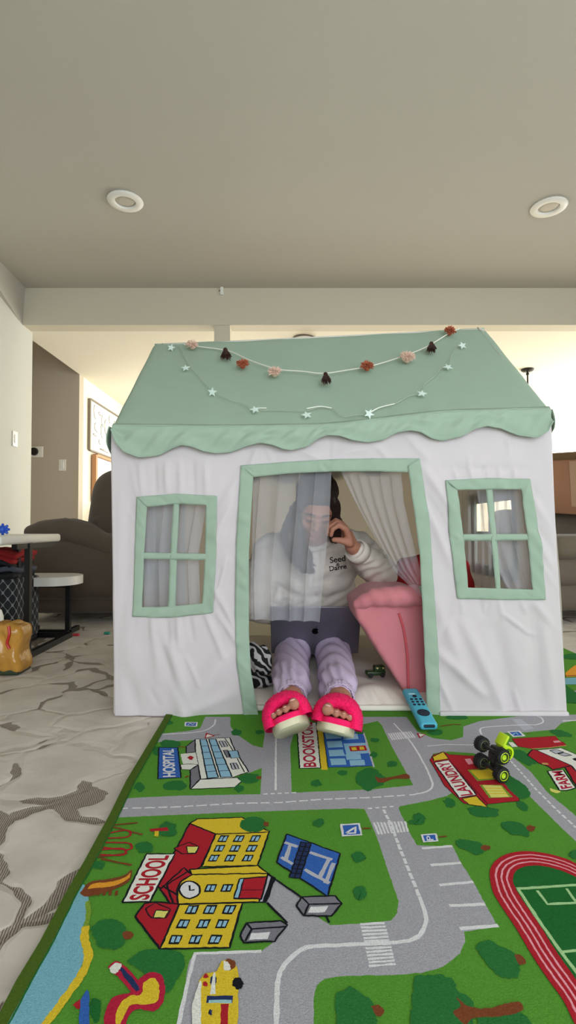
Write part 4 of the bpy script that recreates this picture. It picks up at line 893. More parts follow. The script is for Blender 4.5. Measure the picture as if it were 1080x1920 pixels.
# --- side walls with windows (openings trimmed in green like the front ones)
def sidewall(xb, xt, ztop, sgn):
    wy0, wy1, wz0, wz1 = 1.80, 2.20, .36, .64
    keep = lambda s, t: not (wy0+.015 < YF+s*(YK-YF) < wy1-.015 and wz0+.015 < t*ztop < wz1-.015)
    fn = lambda s, t: (xb+(xt-xb)*t+sgn*(.006*math.sin(s*14+t*5)*math.sin(t*math.pi)+.012*math.sin(math.pi*s)*math.sin(math.pi*t)), YF+s*(YK-YF), .002+t*(ztop-.002))
    b = MB().grid(fn, 60, 50, keep=keep)
    n0 = len(b.v); e0 = (xt, YF, ztop); e1 = (xt, YK, ztop)   # gable
    b2 = MB().grid(lambda s, t: (xt+(( -.02 if sgn > 0 else .02))*t, YF+s*(YK-YF), ztop+t*(RZT(sgn)-ztop)*(1-abs(2*s-1))), 24, 10)
    w_ = mk('side_wall', b, m_side, TENT, angle=None, solid=.0014); mk('gable', b2, m_side, TENT, angle=None, solid=.0014)
    f = MB(); x = (xb+xt)/2+sgn*.012
    for (cy, cz, sy, sz) in (((wy0+wy1)/2, wz0, wy1-wy0+.04, .04), ((wy0+wy1)/2, wz1, wy1-wy0+.04, .04), (wy0, (wz0+wz1)/2, .04, wz1-wz0-.04), (wy1, (wz0+wz1)/2, .04, wz1-wz0-.04), ((wy0+wy1)/2, (wz0+wz1)/2, .018, wz1-wz0-.04), ((wy0+wy1)/2, (wz0+wz1)/2, wy1-wy0-.04, .018)): f.box((x, cy, cz), (.008, sy, sz))
    tr_ = mk('window_trim', f, m_sage, TENT, smooth=False)
    b3 = MB().grid(lambda s, t: (x-sgn*(.03+.012*math.sin(s*40)), wy0-.03+s*(wy1-wy0+.06), wz0-.06+t*(wz1-wz0+.09)), 70, 10)
    mk('window_curtain', b3, m_sheer, TENT, angle=None)
ridgeL, ridgeR = P(290, 643, YR), P(908, 613, YR)
def RZT(s): return ridgeR.z if s > 0 else ridgeL.z
sidewall(EL[-1].x+.004, EL[0].x+.004, zL, -1); sidewall(ER[-1].x-.004, ER[0].x-.006, zR, 1)
b = MB().grid(lambda s, t: (EL[0].x*(1-s)+ER[0].x*s, YK+.004*math.sin(s*20+t*3)+.003*math.sin(s*47), .002+t*(zL*(1-s)+zR*s)), 70, 30); mk('back_wall', b, m_side, TENT, angle=None, solid=.0014)
# --- tent poles
fp = MB(); m_pole = mat('white_pole', (220, 216, 208), .5); ins = .014
for (x, y, z) in ((EL[0].x+ins, YF+.02, zL), (ER[0].x-ins, YF+.02, zR), (EL[0].x+ins, YK-.02, zL), (ER[0].x-ins, YK-.02, zR)): mk('pole', MB().cyl((x+.0, y, .004), (x, y, z-.01), .008, n=12), m_pole, TENT)
for y in (YF+.02, YK-.02): mk('pole', MB().cyl((EL[0].x+ins, y, zL-.012), (ER[0].x-ins, y, zR-.012), .008, n=12), m_pole, TENT)
for (x, z, rz) in ((EL[0].x+ins, zL, ridgeL), (ER[0].x-ins, zR, ridgeR)):
    for y in (YF+.02, YK-.02): mk('pole', MB().cyl((x, y, z-.012), (rz.x+(.012 if x < 0 else -.012), YR, rz.z-.014), .008, n=12), m_pole, TENT)
mk('pole', MB().cyl((ridgeL.x+.01, YR, ridgeL.z-.014), (ridgeR.x-.01, YR, ridgeR.z-.014), .008, n=12), m_pole, TENT)
# --- roof
YE = YF-.012
def ridge(s):
    sag = .008*math.sin(math.pi*s); return Vector((ridgeL.x*(1-s)+ridgeR.x*s, YR, ridgeL.z*(1-s)+ridgeR.z*s-sag*.4))
eavept = spline([tuple(P(u, v, YE)) for u, v in ((211, 798), (300, 799), (400, 800), (520, 799), (620, 796), (720, 785), (830, 773), (940, 769), (1032, 766))], 200)
def eave(s):
    i = s*200; k = min(199, int(i)); t = i-k; return Vector(eavept[k])*(1-t)+Vector(eavept[k+1])*t
def roof_pt(s, t, off=0):
    a, b_ = eave(s), ridge(s); p = a.lerp(b_, t); nrm = Vector((0, -(ridgeL.z-zL), YR-YE)).normalized()
    ss = .006*math.sin(math.pi*t)*math.sin(math.pi*s)                                       # slight sag inwards
    wr = .0016*math.sin(s*31+t*9)*math.sin(t*8+s*3)+.0035*math.exp(-t*16)*math.sin(s*60+3*math.sin(s*9))+.0008*math.sin(s*120+t*40)*math.exp(-t*6)
    e = min(s, 1-s); rnd_ = -.006*math.exp(-e/.008)-.006*math.exp(-(1-t)/.02)
    return p+nrm*(off-ss+wr*min(1, t*10)+rnd_)
b = MB().grid(lambda s, t: roof_pt(s, t), 180, 70); mk('roof_panel', b, m_sage, TENT, angle=None, solid=.0014)
def roofb(s, t):
    a = eave(s); a = Vector((a.x, YK+.012, a.z)); return a.lerp(ridge(s), t)+Vector((0, -.002, -.004))
b = MB().grid(roofb, 60, 20); mk('roof_panel', b, m_sage, TENT, angle=None, solid=.0014)
# roof ends hanging a little over the gables
# --- scalloped valance
low = [(213, 806), (222, 830), (238, 849), (265, 859), (300, 855), (325, 842), (344, 836), (365, 840), (385, 848), (406, 851), (435, 848), (462, 838), (489, 832), (512, 836), (530, 843), (546, 845), (575, 838), (595, 824), (611, 818), (635, 819), (660, 827), (689, 830), (715, 826), (740, 813), (765, 809), (785, 812), (808, 824), (827, 827), (860, 820), (885, 806), (907, 801), (935, 805), (965, 817), (998, 823), (1018, 812), (1030, 790), (1035, 768)]
lowp = lerpline([tuple(P(u, v, YF)) for u, v in low], 260)
lx = np.array([p[0] for p in lowp]); lz = np.array([p[2] for p in lowp])
# smooth sampling by column
def val(s, t):
    a = eave(s); x0 = a.x; i = np.searchsorted(lx, x0); zb = float(np.interp(x0, lx, lz)); z = a.z+(min(zb, a.z-.004)-a.z)*t
    L_ = a.z-zb; flare = .006*t**1.3*(1+.6*math.sin(s*38+1))+.010*t*t*max(0, L_-.04)*8
    wr = .0042*math.sin(s*95+t*5+2*math.sin(s*13))*math.sin(math.pi*min(1, t*1.1)*.9+.2)*.6+.003*math.sin(s*40-t*6)+.0016*math.sin(s*210+t*11)*(1-t*.5)
    tk = max(0, 1-t*10); wr += .004*math.sin(s*70+t*7+1.5*math.sin(s*21))*math.sin(math.pi*t)*(.5+.5*math.sin(s*17+2))
    return (x0, YE-.003-flare-wr*min(1, t*3)+.009*tk, z+.007*tk)
b = MB().grid(val, 320, 16); vo = mk('valance', b, m_sage, TENT, angle=None, solid=.0016)
b = MB().tube([Vector(val(k/160, 1.0))+Vector((0, -.0005, 0)) for k in range(161)], .0022, 6); mk('piping', b, m_sage, vo)
# back and side valances
def valb(s, t):
    a = eave(s); L_ = .030+.032*abs(math.sin(s*math.pi*6+.2)); return (a.x, YK+.018+.01*t, a.z-L_*t*1.3)
b = MB().grid(valb, 160, 8); mk('valance', b, m_sage, TENT, angle=None, solid=.0016)
def vals(x, z, sg):
    def f(s, t):
        L_ = .025+.05*abs(math.sin(s*math.pi*4+.5)); return (x+sg*(.005+.011*math.sin(t*math.pi*.75)*(.4+.6*abs(math.sin(s*math.pi*4+.5)))), YE+.006+s*(YK-YE), z-.004-L_*t*1.1)
    return MB().grid(f, 100, 8)
mk('valance', vals(EL[0].x, zL, -1), m_sage, TENT, angle=None, solid=.0016); mk('valance', vals(ER[0].x-.004, zR, 1), m_sage, TENT, angle=None, solid=.0016)

# --- sheer door curtains (part of the tent)
def curtain(name, le, re_, nfold, amp, Y0, n=140, m_=60, m=m_sheer, parent=TENT, ph=0, top=1.0, bunch=0):
    L_ = lerpline(le, m_); R_ = lerpline(re_, m_)
    def f(s, t):
        i = t*m_; k = min(m_-1, int(i)); q = i-k; a = np.array(L_[k])*(1-q)+np.array(L_[k+1])*q; c_ = np.array(R_[k])*(1-q)+np.array(R_[k+1])*q
        th = s*nfold*2*math.pi+ph+.9*math.sin(t*2.3)+.5*math.sin(s*9); ss = s+.72*math.sin(th)/(nfold*2*math.pi)*(1.15+.3*math.sin(s*17+1))
        ss = min(1.0, max(0.0, ss)); ss = ss**(1+bunch*(.35+t)); u = a[0]*(1-ss)+c_[0]*ss; v = a[1]*(1-ss)+c_[1]*ss; p = P(u, v, Y0)
        return (p.x, Y0+amp*math.cos(th)*(.5+.5*t*top), p.z)
    b = MB().grid(f, n, m_); return mk(name, b, m, parent, angle=None)
curtain('door_curtain', [(474, 880), (469, 1000), (466, 1100), (468, 1162)], [(622, 876), (617, 980), (606, 1080), (599, 1166)], 4.3, .010, YF+.022, n=260)
curtain('door_curtain', [(634, 876), (665, 940), (698, 1000), (741, 1073), (792, 1120)], [(752, 876), (757, 940), (768, 990), (790, 1080), (799, 1108)], 6, .008, YF+.025, n=320, m=m_sheer2, ph=1.2, bunch=.9)
mk('tieback', MB().tube(spline([tuple(P(788, 1100, YF+.03)), tuple(P(794, 1112, YF+.02)), tuple(P(803, 1110, YF+.03))], 12), .005), m_sage, TENT)
curtain('window_curtain', [(262, 930), (262, 1040), (262, 1150)], [(390, 930), (372, 1040), (376, 1150)], 4, .008, YF+.03, n=120, m=m_sheer3)
curtain('window_curtain', [(888, 900), (905, 1010), (925, 1060), (945, 1100)], [(990, 900), (1004, 1010), (1010, 1060), (1018, 1125)], 4, .008, YF+.03, n=120, m=m_sheer3, ph=.7)

# ================================================================== tent floor mat
m_mat = mat('cream_padded_cotton', (232, 222, 210), .9, bump=.2, bscale=500, bdist=.001)
mx0, mx1 = EL[0].x+.03, ER[-1].x-.04
def matf(s, t):
    x = mx0+(mx1-mx0)*s; y = YF+.020+(YK-.03-YF-.020)*t; e = min(s, 1-s)*(mx1-mx0); g = min(t, 1-t)*.96; ed = (1-math.exp(-e/.02))*(1-math.exp(-g/.03))
    z = .016+.020*ed+.004*math.sin(x*19+y*11)*math.sin(y*15-x*6)*ed+.003*math.sin(x*47+y*20)*ed
    z += .020*math.exp(-((x-.235)/.055)**2-((y-1.60)/.05)**2)+.006*math.sin(x*160+y*40)*math.exp(-((x-.25)/.06)**2-((y-1.56)/.03)**2)
    return (x, y, z)
b = MB().grid(matf, 150, 110)
MAT_ = thing('floor_mat', (.15, 2.0, .009), 'cream padded floor mat lying inside the tent', 'mat')
mk('quilted_top', b, m_mat, MAT_, angle=None)
mk('mat_edge', MB().rbox(((mx0+mx1)/2, (YF+.016+YK-.02)/2, .0165), (mx1-mx0, YK-.02-YF-.016, .015), .005), mat('mat_edge_cotton', (228, 220, 206), .9), MAT_)

# ================================================================== garlands
def onroof(u, v, off=.010):              # where the pixel ray meets the roof slope
    nrm = Vector((0, -(ridgeL.z-zL), YR-YE)).normalized(); best = None; d = ray(u, v); o = Vector((0, 0, CAM_H)); a = eave(.5); b_ = ridge(.5)
    # roof surface is ruled: iterate on plane through local eave / ridge points
    p = a.lerp(b_, .5)
    for _ in range(8):
        s = min(1, max(0, (p.x-eave(0).x)/(eave(1).x-eave(0).x))); 
        e0, r0 = eave(s), ridge(s); dr_ = (r0-e0); du = (eave(min(1, s+.05))-eave(max(0, s-.05))); n_ = dr_.cross(du).normalized()
        if n_.y > 0: n_ = -n_
        q = e0+n_*off; t = (q-o).dot(n_)/d.dot(n_); p = o+d*t
    return p, n_
m_cord = mat('white_cord', (226, 222, 208), .8)
GAR = thing('tassel_garland', onroof(611, 700)[0], 'garland of cream, rust and dark brown yarn tassels on a white cord across the roof', 'garland')
cp = [(345, 646), (375, 650), (428, 658), (470, 676), (520, 692), (565, 696), (606, 700), (650, 694), (700, 685), (755, 668), (800, 650), (840, 626), (862, 616)]
mk('cord', MB().tube(spline([tuple(onroof(u, v, .012)[0]) for u, v in cp], 90), .0019, 8), m_cord, GAR)
V3_ = lambda *a: Vector(a)
yarn = dict(cream=(222, 190, 172), dark=(62, 34, 28), rust=(168, 88, 58))
ym = {k: mat('yarn_'+k, v, .95) for k, v in yarn.items()}
for i, (u, v, c_, s_, tilt) in enumerate([(361, 650, 'cream', 1.0, 0), (422, 665, 'dark', 1.0, .3), (455, 686, 'rust', .95, .1), (515, 701, 'cream', 1.0, .2), (611, 711, 'dark', .85, 0), (688, 690, 'rust', .95, -.2), (763, 674, 'cream', 1.15, 0), (810, 653, 'dark', .9, -.5), (843, 624, 'rust', .95, -.2)]):
    rr = random.Random(100+i); p, n_ = onroof(u, v, .014); b = MB(); dn_ = (eave(.5)-ridge(.5)).normalized(); sd = V3_(1, 0, 0); s_ = s_*1.15
    if c_ == 'dark':
        head = p-dn_*.016*s_+n_*.010
        b.ell(head, .007*s_)
        for k in range(110):
            a = rr.uniform(-.42, .42)+tilt*.5; d2 = (dn_*math.cos(a)+sd*math.sin(a)*.75+n_*rr.uniform(-.22, .12)).normalized(); l_ = rr.uniform(.040, .056)*s_
            b.tube([head, head+d2*l_*.5+n_*.003, head+d2*l_-n_*.001], [.0012, .0017, .0008], 5)
    else:
        for k in range(170):
            a = rr.uniform(0, 2*math.pi); ra = rr.uniform(.2, 1); d2 = (dn_*math.cos(a)*ra*1.3+sd*math.sin(a)*ra*1.1+n_*rr.uniform(.1, .8)).normalized(); l_ = rr.uniform(.016, .024)*s_
            b.tube([p-n_*.004, p+d2*l_*.6+n_*.004, p+d2*l_], [.0014, .0018, .0010], 5)
        b.ell(p, .009*s_)
    mk('tassel', b, ym[c_], GAR)
STR = thing('star_light_string', onroof(575, 778)[0], 'string of small white star lights on thin wire drooping over the roof', 'string lights')
sp_ = [(321, 652), (335, 650), (345, 668), (358, 690), (378, 712), (400, 735), (428, 748), (455, 757), (478, 768), (510, 769), (545, 770), (575, 770), (600, 763), (622, 765), (640, 780), (668, 778), (692, 776), (712, 764), (740, 757), (768, 742), (791, 738), (795, 722), (815, 705), (828, 690), (840, 688), (846, 668), (858, 650), (867, 648)]
mk('wire', MB().tube(spline([tuple(onroof(u, v, .007)[0]) for u, v in sp_], 240), .0011, 6), mat('clear_wire', (168, 178, 160), .25), STR)
for seg in ([(575, 766), (600, 762), (622, 765)], [(692, 774), (712, 764), (740, 757)], [(484, 765), (500, 765)]):
    mk('wire_shine', MB().tube(spline([tuple(onroof(u, v, .0085)[0]) for u, v in seg], 20), .0016, 6), mat('white_gloss', (238, 240, 232), .2), STR)  # shine along the wire, put in as whiter stretches
m_star = mat('star_plastic', (226, 240, 232), .3, transl=.2)
for i, (u, v, edge_) in enumerate([(321, 652, .7), (348, 690, .25), (398, 735, 1.35), (478, 768, .2), (575, 778, .2), (692, 776, 1.0), (791, 738, .2), (840, 688, .2), (867, 648, .6)]):
    p, n_ = onroof(u, v, .013); rr = random.Random(i); M3 = Matrix.Rotation(edge_, 3, 'X') @ Matrix.Rotation(rr.uniform(0, 1.2), 3, 'Z')
    up = -(eave(.5)-ridge(.5)).normalized(); sd = Vector((1, 0, 0)); B3 = Matrix((sd, up, n_)).transposed()
    pts = []
    for k in range(10):
        a = math.pi/2+k*math.pi/5; r_ = .0155 if k % 2 == 0 else .0065; pts.append(p+B3 @ (M3 @ Vector((r_*math.cos(a), r_*math.sin(a), -.0015))))
    ex = B3 @ (M3 @ Vector((0, 0, .003))); mk('star', MB().prism(pts, ex), m_star, STR, smooth=False)

# ================================================================== PERSON
m_skin = mat('skin', (172, 118, 96), .55, var=.06, vscale=40, spec=.3)
m_hair = mat('dark_brown_hair', (40, 26, 22), .5, var=.35, vscale=60, bump=.9, bscale=90, stretch=(1, 1, .08), bdist=.004)
m_sweat = mat('oatmeal_sweatshirt_fleece', (214, 204, 194), .9, bump=.2, bscale=600, var=.03, vscale=20, bdist=.001)
m_pants = mat('lilac_cotton', (196, 178, 204), .9, bump=.2, bscale=500, var=.04, vscale=25, bdist=.001)
m_pink = mat('hot_pink_plush', (250, 18, 100), .95, var=.08, vscale=120, bump=.6, bscale=260, bdist=.004)
m_sole = mat('cream_rubber_sole', (214, 206, 176), .7, bump=.3, bscale=400, bdist=.0008)
V3 = Vector
PER = thing('person', (.1, 2.1, .03), 'long haired person in oatmeal sweatshirt and lilac pants sitting in the tent with a laptop', 'person')
HC = V3((.094, 1.82, .596)); HM = (Matrix.Rotation(R(6), 3, 'Z') @ Matrix.Rotation(R(4), 3, 'Y') @ Matrix.Rotation(R(35), 3, 'X'))*.90
def H(x, y, z): return HC+HM @ V3((x, y, z))
def heads(b, S=1.0, Hf=None, R3=None):
    Hf = Hf or H; R3 = R3 or HM
    def e(x, y, z, rx, ry, rz): b.ell(Hf(x*S, y*S, z*S), (rx*S, ry*S, rz*S), R3, 24, 16)
    e(0, .012, .035, .072, .090, .082); e(0, -.030, .000, .061, .062, .088); e(0, -.040, -.045, .050, .050, .052); e(0, -.062, -.088, .026, .026, .022)
    e(.034, -.062, -.032, .024, .022, .026); e(-.034, -.062, -.032, .024, .022, .026); e(0, -.078, .018, .045, .016, .016)
    b.cap(Hf(0, -.084*S, .006*S), .008*S, Hf(0, -.106*S, -.030*S), .011*S); e(.011, -.094, -.034, .009, .010, .008); e(-.011, -.094, -.034, .009, .010, .008)
    e(0, -.084, -.058, .024, .012, .006); e(0, -.082, -.068, .021, .012, .007)
    for s in (-1, 1): e(s*.030, -.080, .000, .015, .010, .010); e(s*.073, .010, -.008, .008, .016, .030)
body = MB(); heads(body)
nk0, nk1 = H(0, .02, -.07), V3((.10, 1.95, .485))
body.cap(nk0, .050, nk1, .056)
shL, shR = V3((-.065, 1.975, .435)), V3((.262, 2.0, .445)); chest = V3((.10, 2.02, .37)); belly = V3((.10, 2.13, .22)); pel = V3((.10, 2.24, .125))
elR = V3((.322, 1.84, .368)); wrR = V3((.205, 1.715, .466))
elL = V3((-.125, 1.98, .235)); wrL = V3((-.02, 1.895, .205))
for p, r_ in ((chest, (.135, .085, .12)), (belly, (.13, .09, .12)), (pel, (.155, .11, .09))): body.ell(p, r_, (R(-35), 0, 0))
body.chain([(nk1, .055), (chest, .09), (belly, .09), (pel, .095)]); body.chain([(nk1, .05), (shL, .048)]); body.chain([(nk1, .05), (shR, .048)])
body.chain([(shR, .046), (elR, .036), (wrR, .0235)]); body.chain([(shL, .046), (elL, .037), (wrL, .0235)])
# raised hand, fingers curled towards the mouth
kn = V3((.176, 1.688, .530)); pc = wrR.lerp(kn, .55)
pd = (kn-wrR).normalized(); side = V3((0, -1, 0)); side = (side-pd*side.dot(pd)).normalized(); out = pd.cross(side).normalized()   # out ~ +-x
if out.x > 0: out = -out
body.ell(pc, (.036, .015, .042), Matrix((side, out, pd)).transposed()); body.cap(wrR, .022, pc, .020)
fl_ = [(.027, .92, .0082), (.009, 1.05, .0088), (-.009, 1.0, .0085), (-.026, .82, .0075)]
for so, ln, fr_ in fl_:
    base_ = kn+side*so; a1 = base_+pd*.024*ln+out*.016*ln; a2 = a1+out*.026*ln-pd*.004; a3 = a2+out*.012*ln-pd*.018*ln
    body.chain([(pc+side*so*.8, fr_+.004), (base_, fr_+.002), (a1, fr_), (a2, fr_*.92), (a3, fr_*.8)])
tb = wrR.lerp(kn, .35)+side*.028; body.chain([(wrR.lerp(kn, .2)+side*.012, .014), (tb+out*.006, .0125), (tb+out*.026+pd*.020, .0105), (tb+out*.046+pd*.030-side*.006, .0085)])
# resting hand on the keyboard
kd = V3((.85, -.12, -.12)).normalized(); k2 = wrL+kd*.07; ks = V3((.12, .95, .05)); ks = (ks-kd*ks.dot(kd)).normalized(); ku = kd.cross(ks); 
if ku.z < 0: ku = -ku
body.ell(wrL.lerp(k2, .6), (.042, .036, .015), Matrix((kd, ks, ku)).transposed()); body.cap(wrL, .022, wrL.lerp(k2, .5), .018)
for so, ln in ((-.026, .8), (-.009, 1.0), (.009, 1.0), (.026, .9)):
    b0 = k2+ks*so; b1 = b0+kd*.028*ln+ku*.004; b2 = b1+kd*.018*ln-ku*.014; body.chain([(wrL.lerp(k2, .6)+ks*so*.8, .011), (b0, .0095), (b1, .0085), (b2, .0072)])
body.chain([(wrL+kd*.02-ks*.02, .013), (wrL+kd*.045-ks*.042, .011), (wrL+kd*.065-ks*.046-ku*.006, .0085)])
# legs
TOES = ((.024, .234, .0122, .029), (.0030, .236, .0076, .025), (-.0130, .228, .0070, .025), (-.0270, .218, .0066, .024), (-.0395, .206, .0060, .023))
FEET = [dict(hip=V3((.035, 2.20, .10)), knee=V3((.008, 1.715, .084)), ank=V3((.010, 1.395, .078)), heel=P(551, 1368, 1.385), toe=P(540, 1352, 1.165), roll=R(22), mir=1),
        dict(hip=V3((.165, 2.20, .10)), knee=V3((.152, 1.715, .084)), ank=V3((.134, 1.395, .078)), heel=P(630, 1368, 1.385), toe=P(629, 1362, 1.175), roll=R(-11), mir=-1)]
for q in FEET:
    body.chain([(q['hip'], .085), (q['hip'].lerp(q['knee'], .55), .060), (q['knee'], .046), (q['knee'].lerp(q['ank'], .35), .046), (q['ank'], .031)])
    L_ = (q['toe']-q['heel']); q['len'] = L_.length; L_ = L_.normalized(); S_ = L_.cross(V3((0, 0, 1))).normalized(); 
    if S_.x < 0: S_ = -S_
    U_ = S_.cross(L_)
    if U_.z < 0: U_ = -U_
    rm = Matrix.Rotation(q['roll'], 3, L_); S_ = rm @ S_; U_ = rm @ U_; q['M'] = Matrix((S_, L_, U_)).transposed()
    q['f'] = (lambda h, M3: (lambda x, y, z: h+M3 @ V3((x, y, z))))(q['heel'], q['M']); f = q['f']
    body.chain([(q['ank'], .033), (f(0, .035, .048), .034), (f(0, .02, .034), .028)])
    body.chain([(q['ank'], .030), (f(0, .09, .045), .028), (f(.0, .155, .036), .022)])
    for so in (-.018, 0, .018): body.cap(f(so*.8, .08, .032), .018, f(so, .165, .028), .014)
    # toes: big toe on the inner side
    sg = 1 if q['mir'] == 1 else -1
    for k, (so, l_, r_, zz) in enumerate(TOES):
        body.chain([(f(sg*so*.85, .16, .032), r_+.0015), (f(sg*so, l_-.022, zz+.006), r_*.92), (f(sg*so, l_-.004, zz), r_)])
BODY = blob('body', body, m_skin, PER, .0027, 3, .5)
# face details
m_lip = mat('lips', (168, 92, 88), .5); m_brow = mat('brow_hair', (44, 30, 26), .8)
for s in (-1, 1):
    mk('eyebrow', MB().tube([H(s*.014, -.0965, .021), H(s*.030, -.0945, .026), H(s*.046, -.083, .020)], [.0028, .0032, .0018], 8), m_brow, BODY)
    mk('eyelashes', MB().tube([H(s*.016, -.0915, -.004), H(s*.030, -.0935, -.0075), H(s*.044, -.084, -.004)], [.0012, .0020, .0012], 8), m_brow, BODY)
mk('lips', MB().tube([H(-.020, -.0915, -.062), H(-.008, -.0965, -.059), H(0, -.097, -.061), H(.008, -.0965, -.059), H(.020, -.0915, -.062)], [.002, .0042, .0036, .0042, .002], 8).tube([H(-.016, -.0915, -.0665), H(0, -.0955, -.0695), H(.016, -.0915, -.0665)], [.002, .0046, .002], 8), m_lip, BODY)
# nails on the toes
m_nail = mat('nail', (226, 176, 164), .25)
for q in FEET:
    f = q['f']; sg = 1 if q['mir'] == 1 else -1
    for so, l_, r_, zz in TOES:
        mk('toenail', MB().ell(f(sg*so, l_+r_*.35-.004, zz+r_*.72), (r_*.58, r_*.55, r_*.22), q['M'], 12, 8), m_nail, BODY)
# ring
rc = kn+side*-.009+pd*.012+out*.010; mk('ring', MB().lathe([(.0095, -.0012), (.0105, 0), (.0095, .0012), (.0088, 0)], rc, 20, Matrix((side, out.cross(side), (pd+out*.6).normalized())).transposed()).ell(rc-out*.0105, .0032), mat('silver', (220, 220, 215), .15, metal=1), PER)
# hair
hb = MB()
def he(x, y, z, rx, ry, rz): hb.ell(H(x, y, z), (rx, ry, rz), HM, 24, 16)
he(0, .030, .050, .080, .092, .084); he(0, .055, .0, .074, .070, .088)
for s in (-1, 1): hb.chain([(H(s*.012, -.045, .100), .020), (H(s*.045, -.055, .070), .021), (H(s*.067, -.035, .02), .021), (H(s*.072, -.015, -.03), .020)])
he(0, -.005, .075, .074, .078, .060); hb.chain([(H(-.02, -.06, .085), .026), (H(.02, -.06, .085), .026)])
hb.chain([(H(-.068, -.012, -.02), .028), (P(556, 985, 1.80), .036), (P(546, 1010, 1.80), .040), (P(556, 1040, 1.815), .034), (P(572, 1062, 1.82), .024), (P(584, 1072, 1.83), .010)])
hb.chain([(H(-.06, .02, -.03), .030), (P(543, 1000, 1.85), .034), (P(568, 1045, 1.835), .034), (P(578, 1066, 1.83), .018)])
hb.chain([(H(.068, .0, -.02), .022), (P(632, 985, 1.84), .024), (P(628, 1008, 1.88), .022)])
hb.chain([(H(0, .08, -.02), .05), (V3((.10, 1.97, .56)), .05), (V3((.10, 2.05, .46)), .03)])
def hdisp(co, no): return .0016*np.sin(co[:, 0]*420+co[:, 2]*40)+.0010*np.sin(co[:, 0]*900+co[:, 1]*300)
hair = blob('hair', hb, m_hair, PER, .0045, 4, .5, disp=hdisp)
st = MB(); rr = random.Random(9)
for k in range(90):
    a = rr.uniform(-1, 1); o_ = rr.uniform(-.012, .012)
    pts = [H(-.03-.03*abs(a), -.055, .095-.02*abs(a)), H(-.078+o_*.4, -.028+o_, .03), P(553+a*16, 985, 1.775+.02*abs(a)), P(548+a*20, 1015, 1.765+.03*abs(a)), P(560+a*15, 1045, 1.785+.03*abs(a)), P(578+a*14, 1066+rr.uniform(-6, 10), 1.81+.02*abs(a))]
    st.tube(spline([tuple(p) for p in pts], 16), .0010, 4)
mk('hair_strands', st, m_hair, hair)
# sweatshirt
sw = MB()
sw.ell(chest+V3((0, 0, .01)), (.165, .105, .13), (R(-35), 0, 0)); sw.ell(belly, (.180, .150, .135), (R(-25), 0, 0)); sw.ell(pel+V3((0, -.03, .03)), (.185, .165, .10)); sw.ell(chest.lerp(belly, .5)+V3((0, -.01, 0)), (.165, .115, .13), (R(-30), 0, 0))
sw.ell(V3((.10, 1.955, .395)), (.12, .065, .085)); sw.ell(V3((.10, 2.0, .455)), (.13, .07, .05)); sw.chain([(V3((.10, 1.965, .475)), .066), (shL, .064)]); sw.chain([(V3((.10, 1.965, .475)), .066), (shR, .066)])
sw.chain([(shR, .068), (shR.lerp(elR, .5), .064), (elR, .057), (elR.lerp(wrR, .5), .048), (elR.lerp(wrR, .78), .038)])
sw.chain([(shL, .068), (shL.lerp(elL, .5), .066), (elL, .058), (elL.lerp(wrL, .5), .046), (elL.lerp(wrL, .80), .036)])
sw.chain([(V3((-.06, 2.02, .40)), .06), (V3((-.10, 2.03, .25)), .07)])
def wrinkle(co, no):
    x, y, z = co[:, 0], co[:, 1], co[:, 2]
    w_ = .0028*np.sin(z*70+x*35+3*np.sin(x*18))*np.sin(x*23+z*12)+.002*np.sin(z*150-x*90+4*np.sin(z*30))
    arm = np.exp(-(((x-.27)/.07)**2+((z-.40)/.08)**2+((y-1.8)/.12)**2)); w_ += .0022*arm*np.sin((x*.8-z*.6)*130+y*30)
    return w_
SW = blob('sweatshirt', sw, m_sweat, PER, .006, 6, .5, disp=wrinkle)
cu = MB(); c1, c2 = elR.lerp(wrR, .74), elR.lerp(wrR, .90); cu.cyl(c1, c2, .041, .036, 24, caps=False); cu.cyl(c2, c1, .033, .036, 24, caps=False); mk('cuff', cu, m_sweat, SW, solid=.003)
cu = MB(); c1, c2 = elL.lerp(wrL, .76), elL.lerp(wrL, .93); cu.cyl(c1, c2, .037, .031, 24, caps=False); mk('cuff', cu, m_sweat, SW, solid=.003)
nb = MB(); nn = (nk0-nk1).normalized(); cc = nk1+nn*.022; a_ = nn.orthogonal().normalized(); b_ = nn.cross(a_)
nb.tube([cc+(a_*math.cos(t*math.pi/16)+b_*math.sin(t*math.pi/16))*.066 for t in range(33)], .010, 8); mk('neckband', nb, m_sweat, SW)
# shirt lettering and drawstring lie on the front of the chest: project onto the sweatshirt
from mathutils.bvhtree import BVHTree
def bvh_of(o):
    me = o.data; c = wl(o); return BVHTree.FromPolygons([v.co+c for v in me.vertices], [list(p.vertices) for p in me.polygons])
SB = bvh_of(SW)
def onto(u, v, off=.0015):
    o_ = V3((0, 0, CAM_H)); d = ray(u, v).normalized(); h = SB.ray_cast(o_+d*1.3, d)
    return (h[0]-d*off) if h[0] else P(u, v, 1.9)
def shirt_text(txt, q, m):
    vs, fs = text_mesh(txt); out = []
    for s, t in vs:
        a = V3(q[0]).lerp(V3(q[1]), s); b2 = V3(q[3]).lerp(V3(q[2]), s); p = a.lerp(b2, t); out.append(onto(p.x, p.y))
    return mk('lettering', MB().add(out, fs), m, SW, smooth=False, solid=.0008)
m_ink = mat('shirt_ink', (40, 34, 34), .8)
shirt_text('Seed', ((619, 1056, 0), (648, 1052, 0), (647, 1041, 0), (618, 1045, 0)), m_ink)
shirt_text('&', ((630, 1062, 0), (637, 1061, 0), (637, 1055, 0), (630, 1056, 0)), m_ink)
shirt_text('Darre', ((618, 1071, 0), (650, 1066, 0), (649, 1057, 0), (617, 1062, 0)), m_ink)
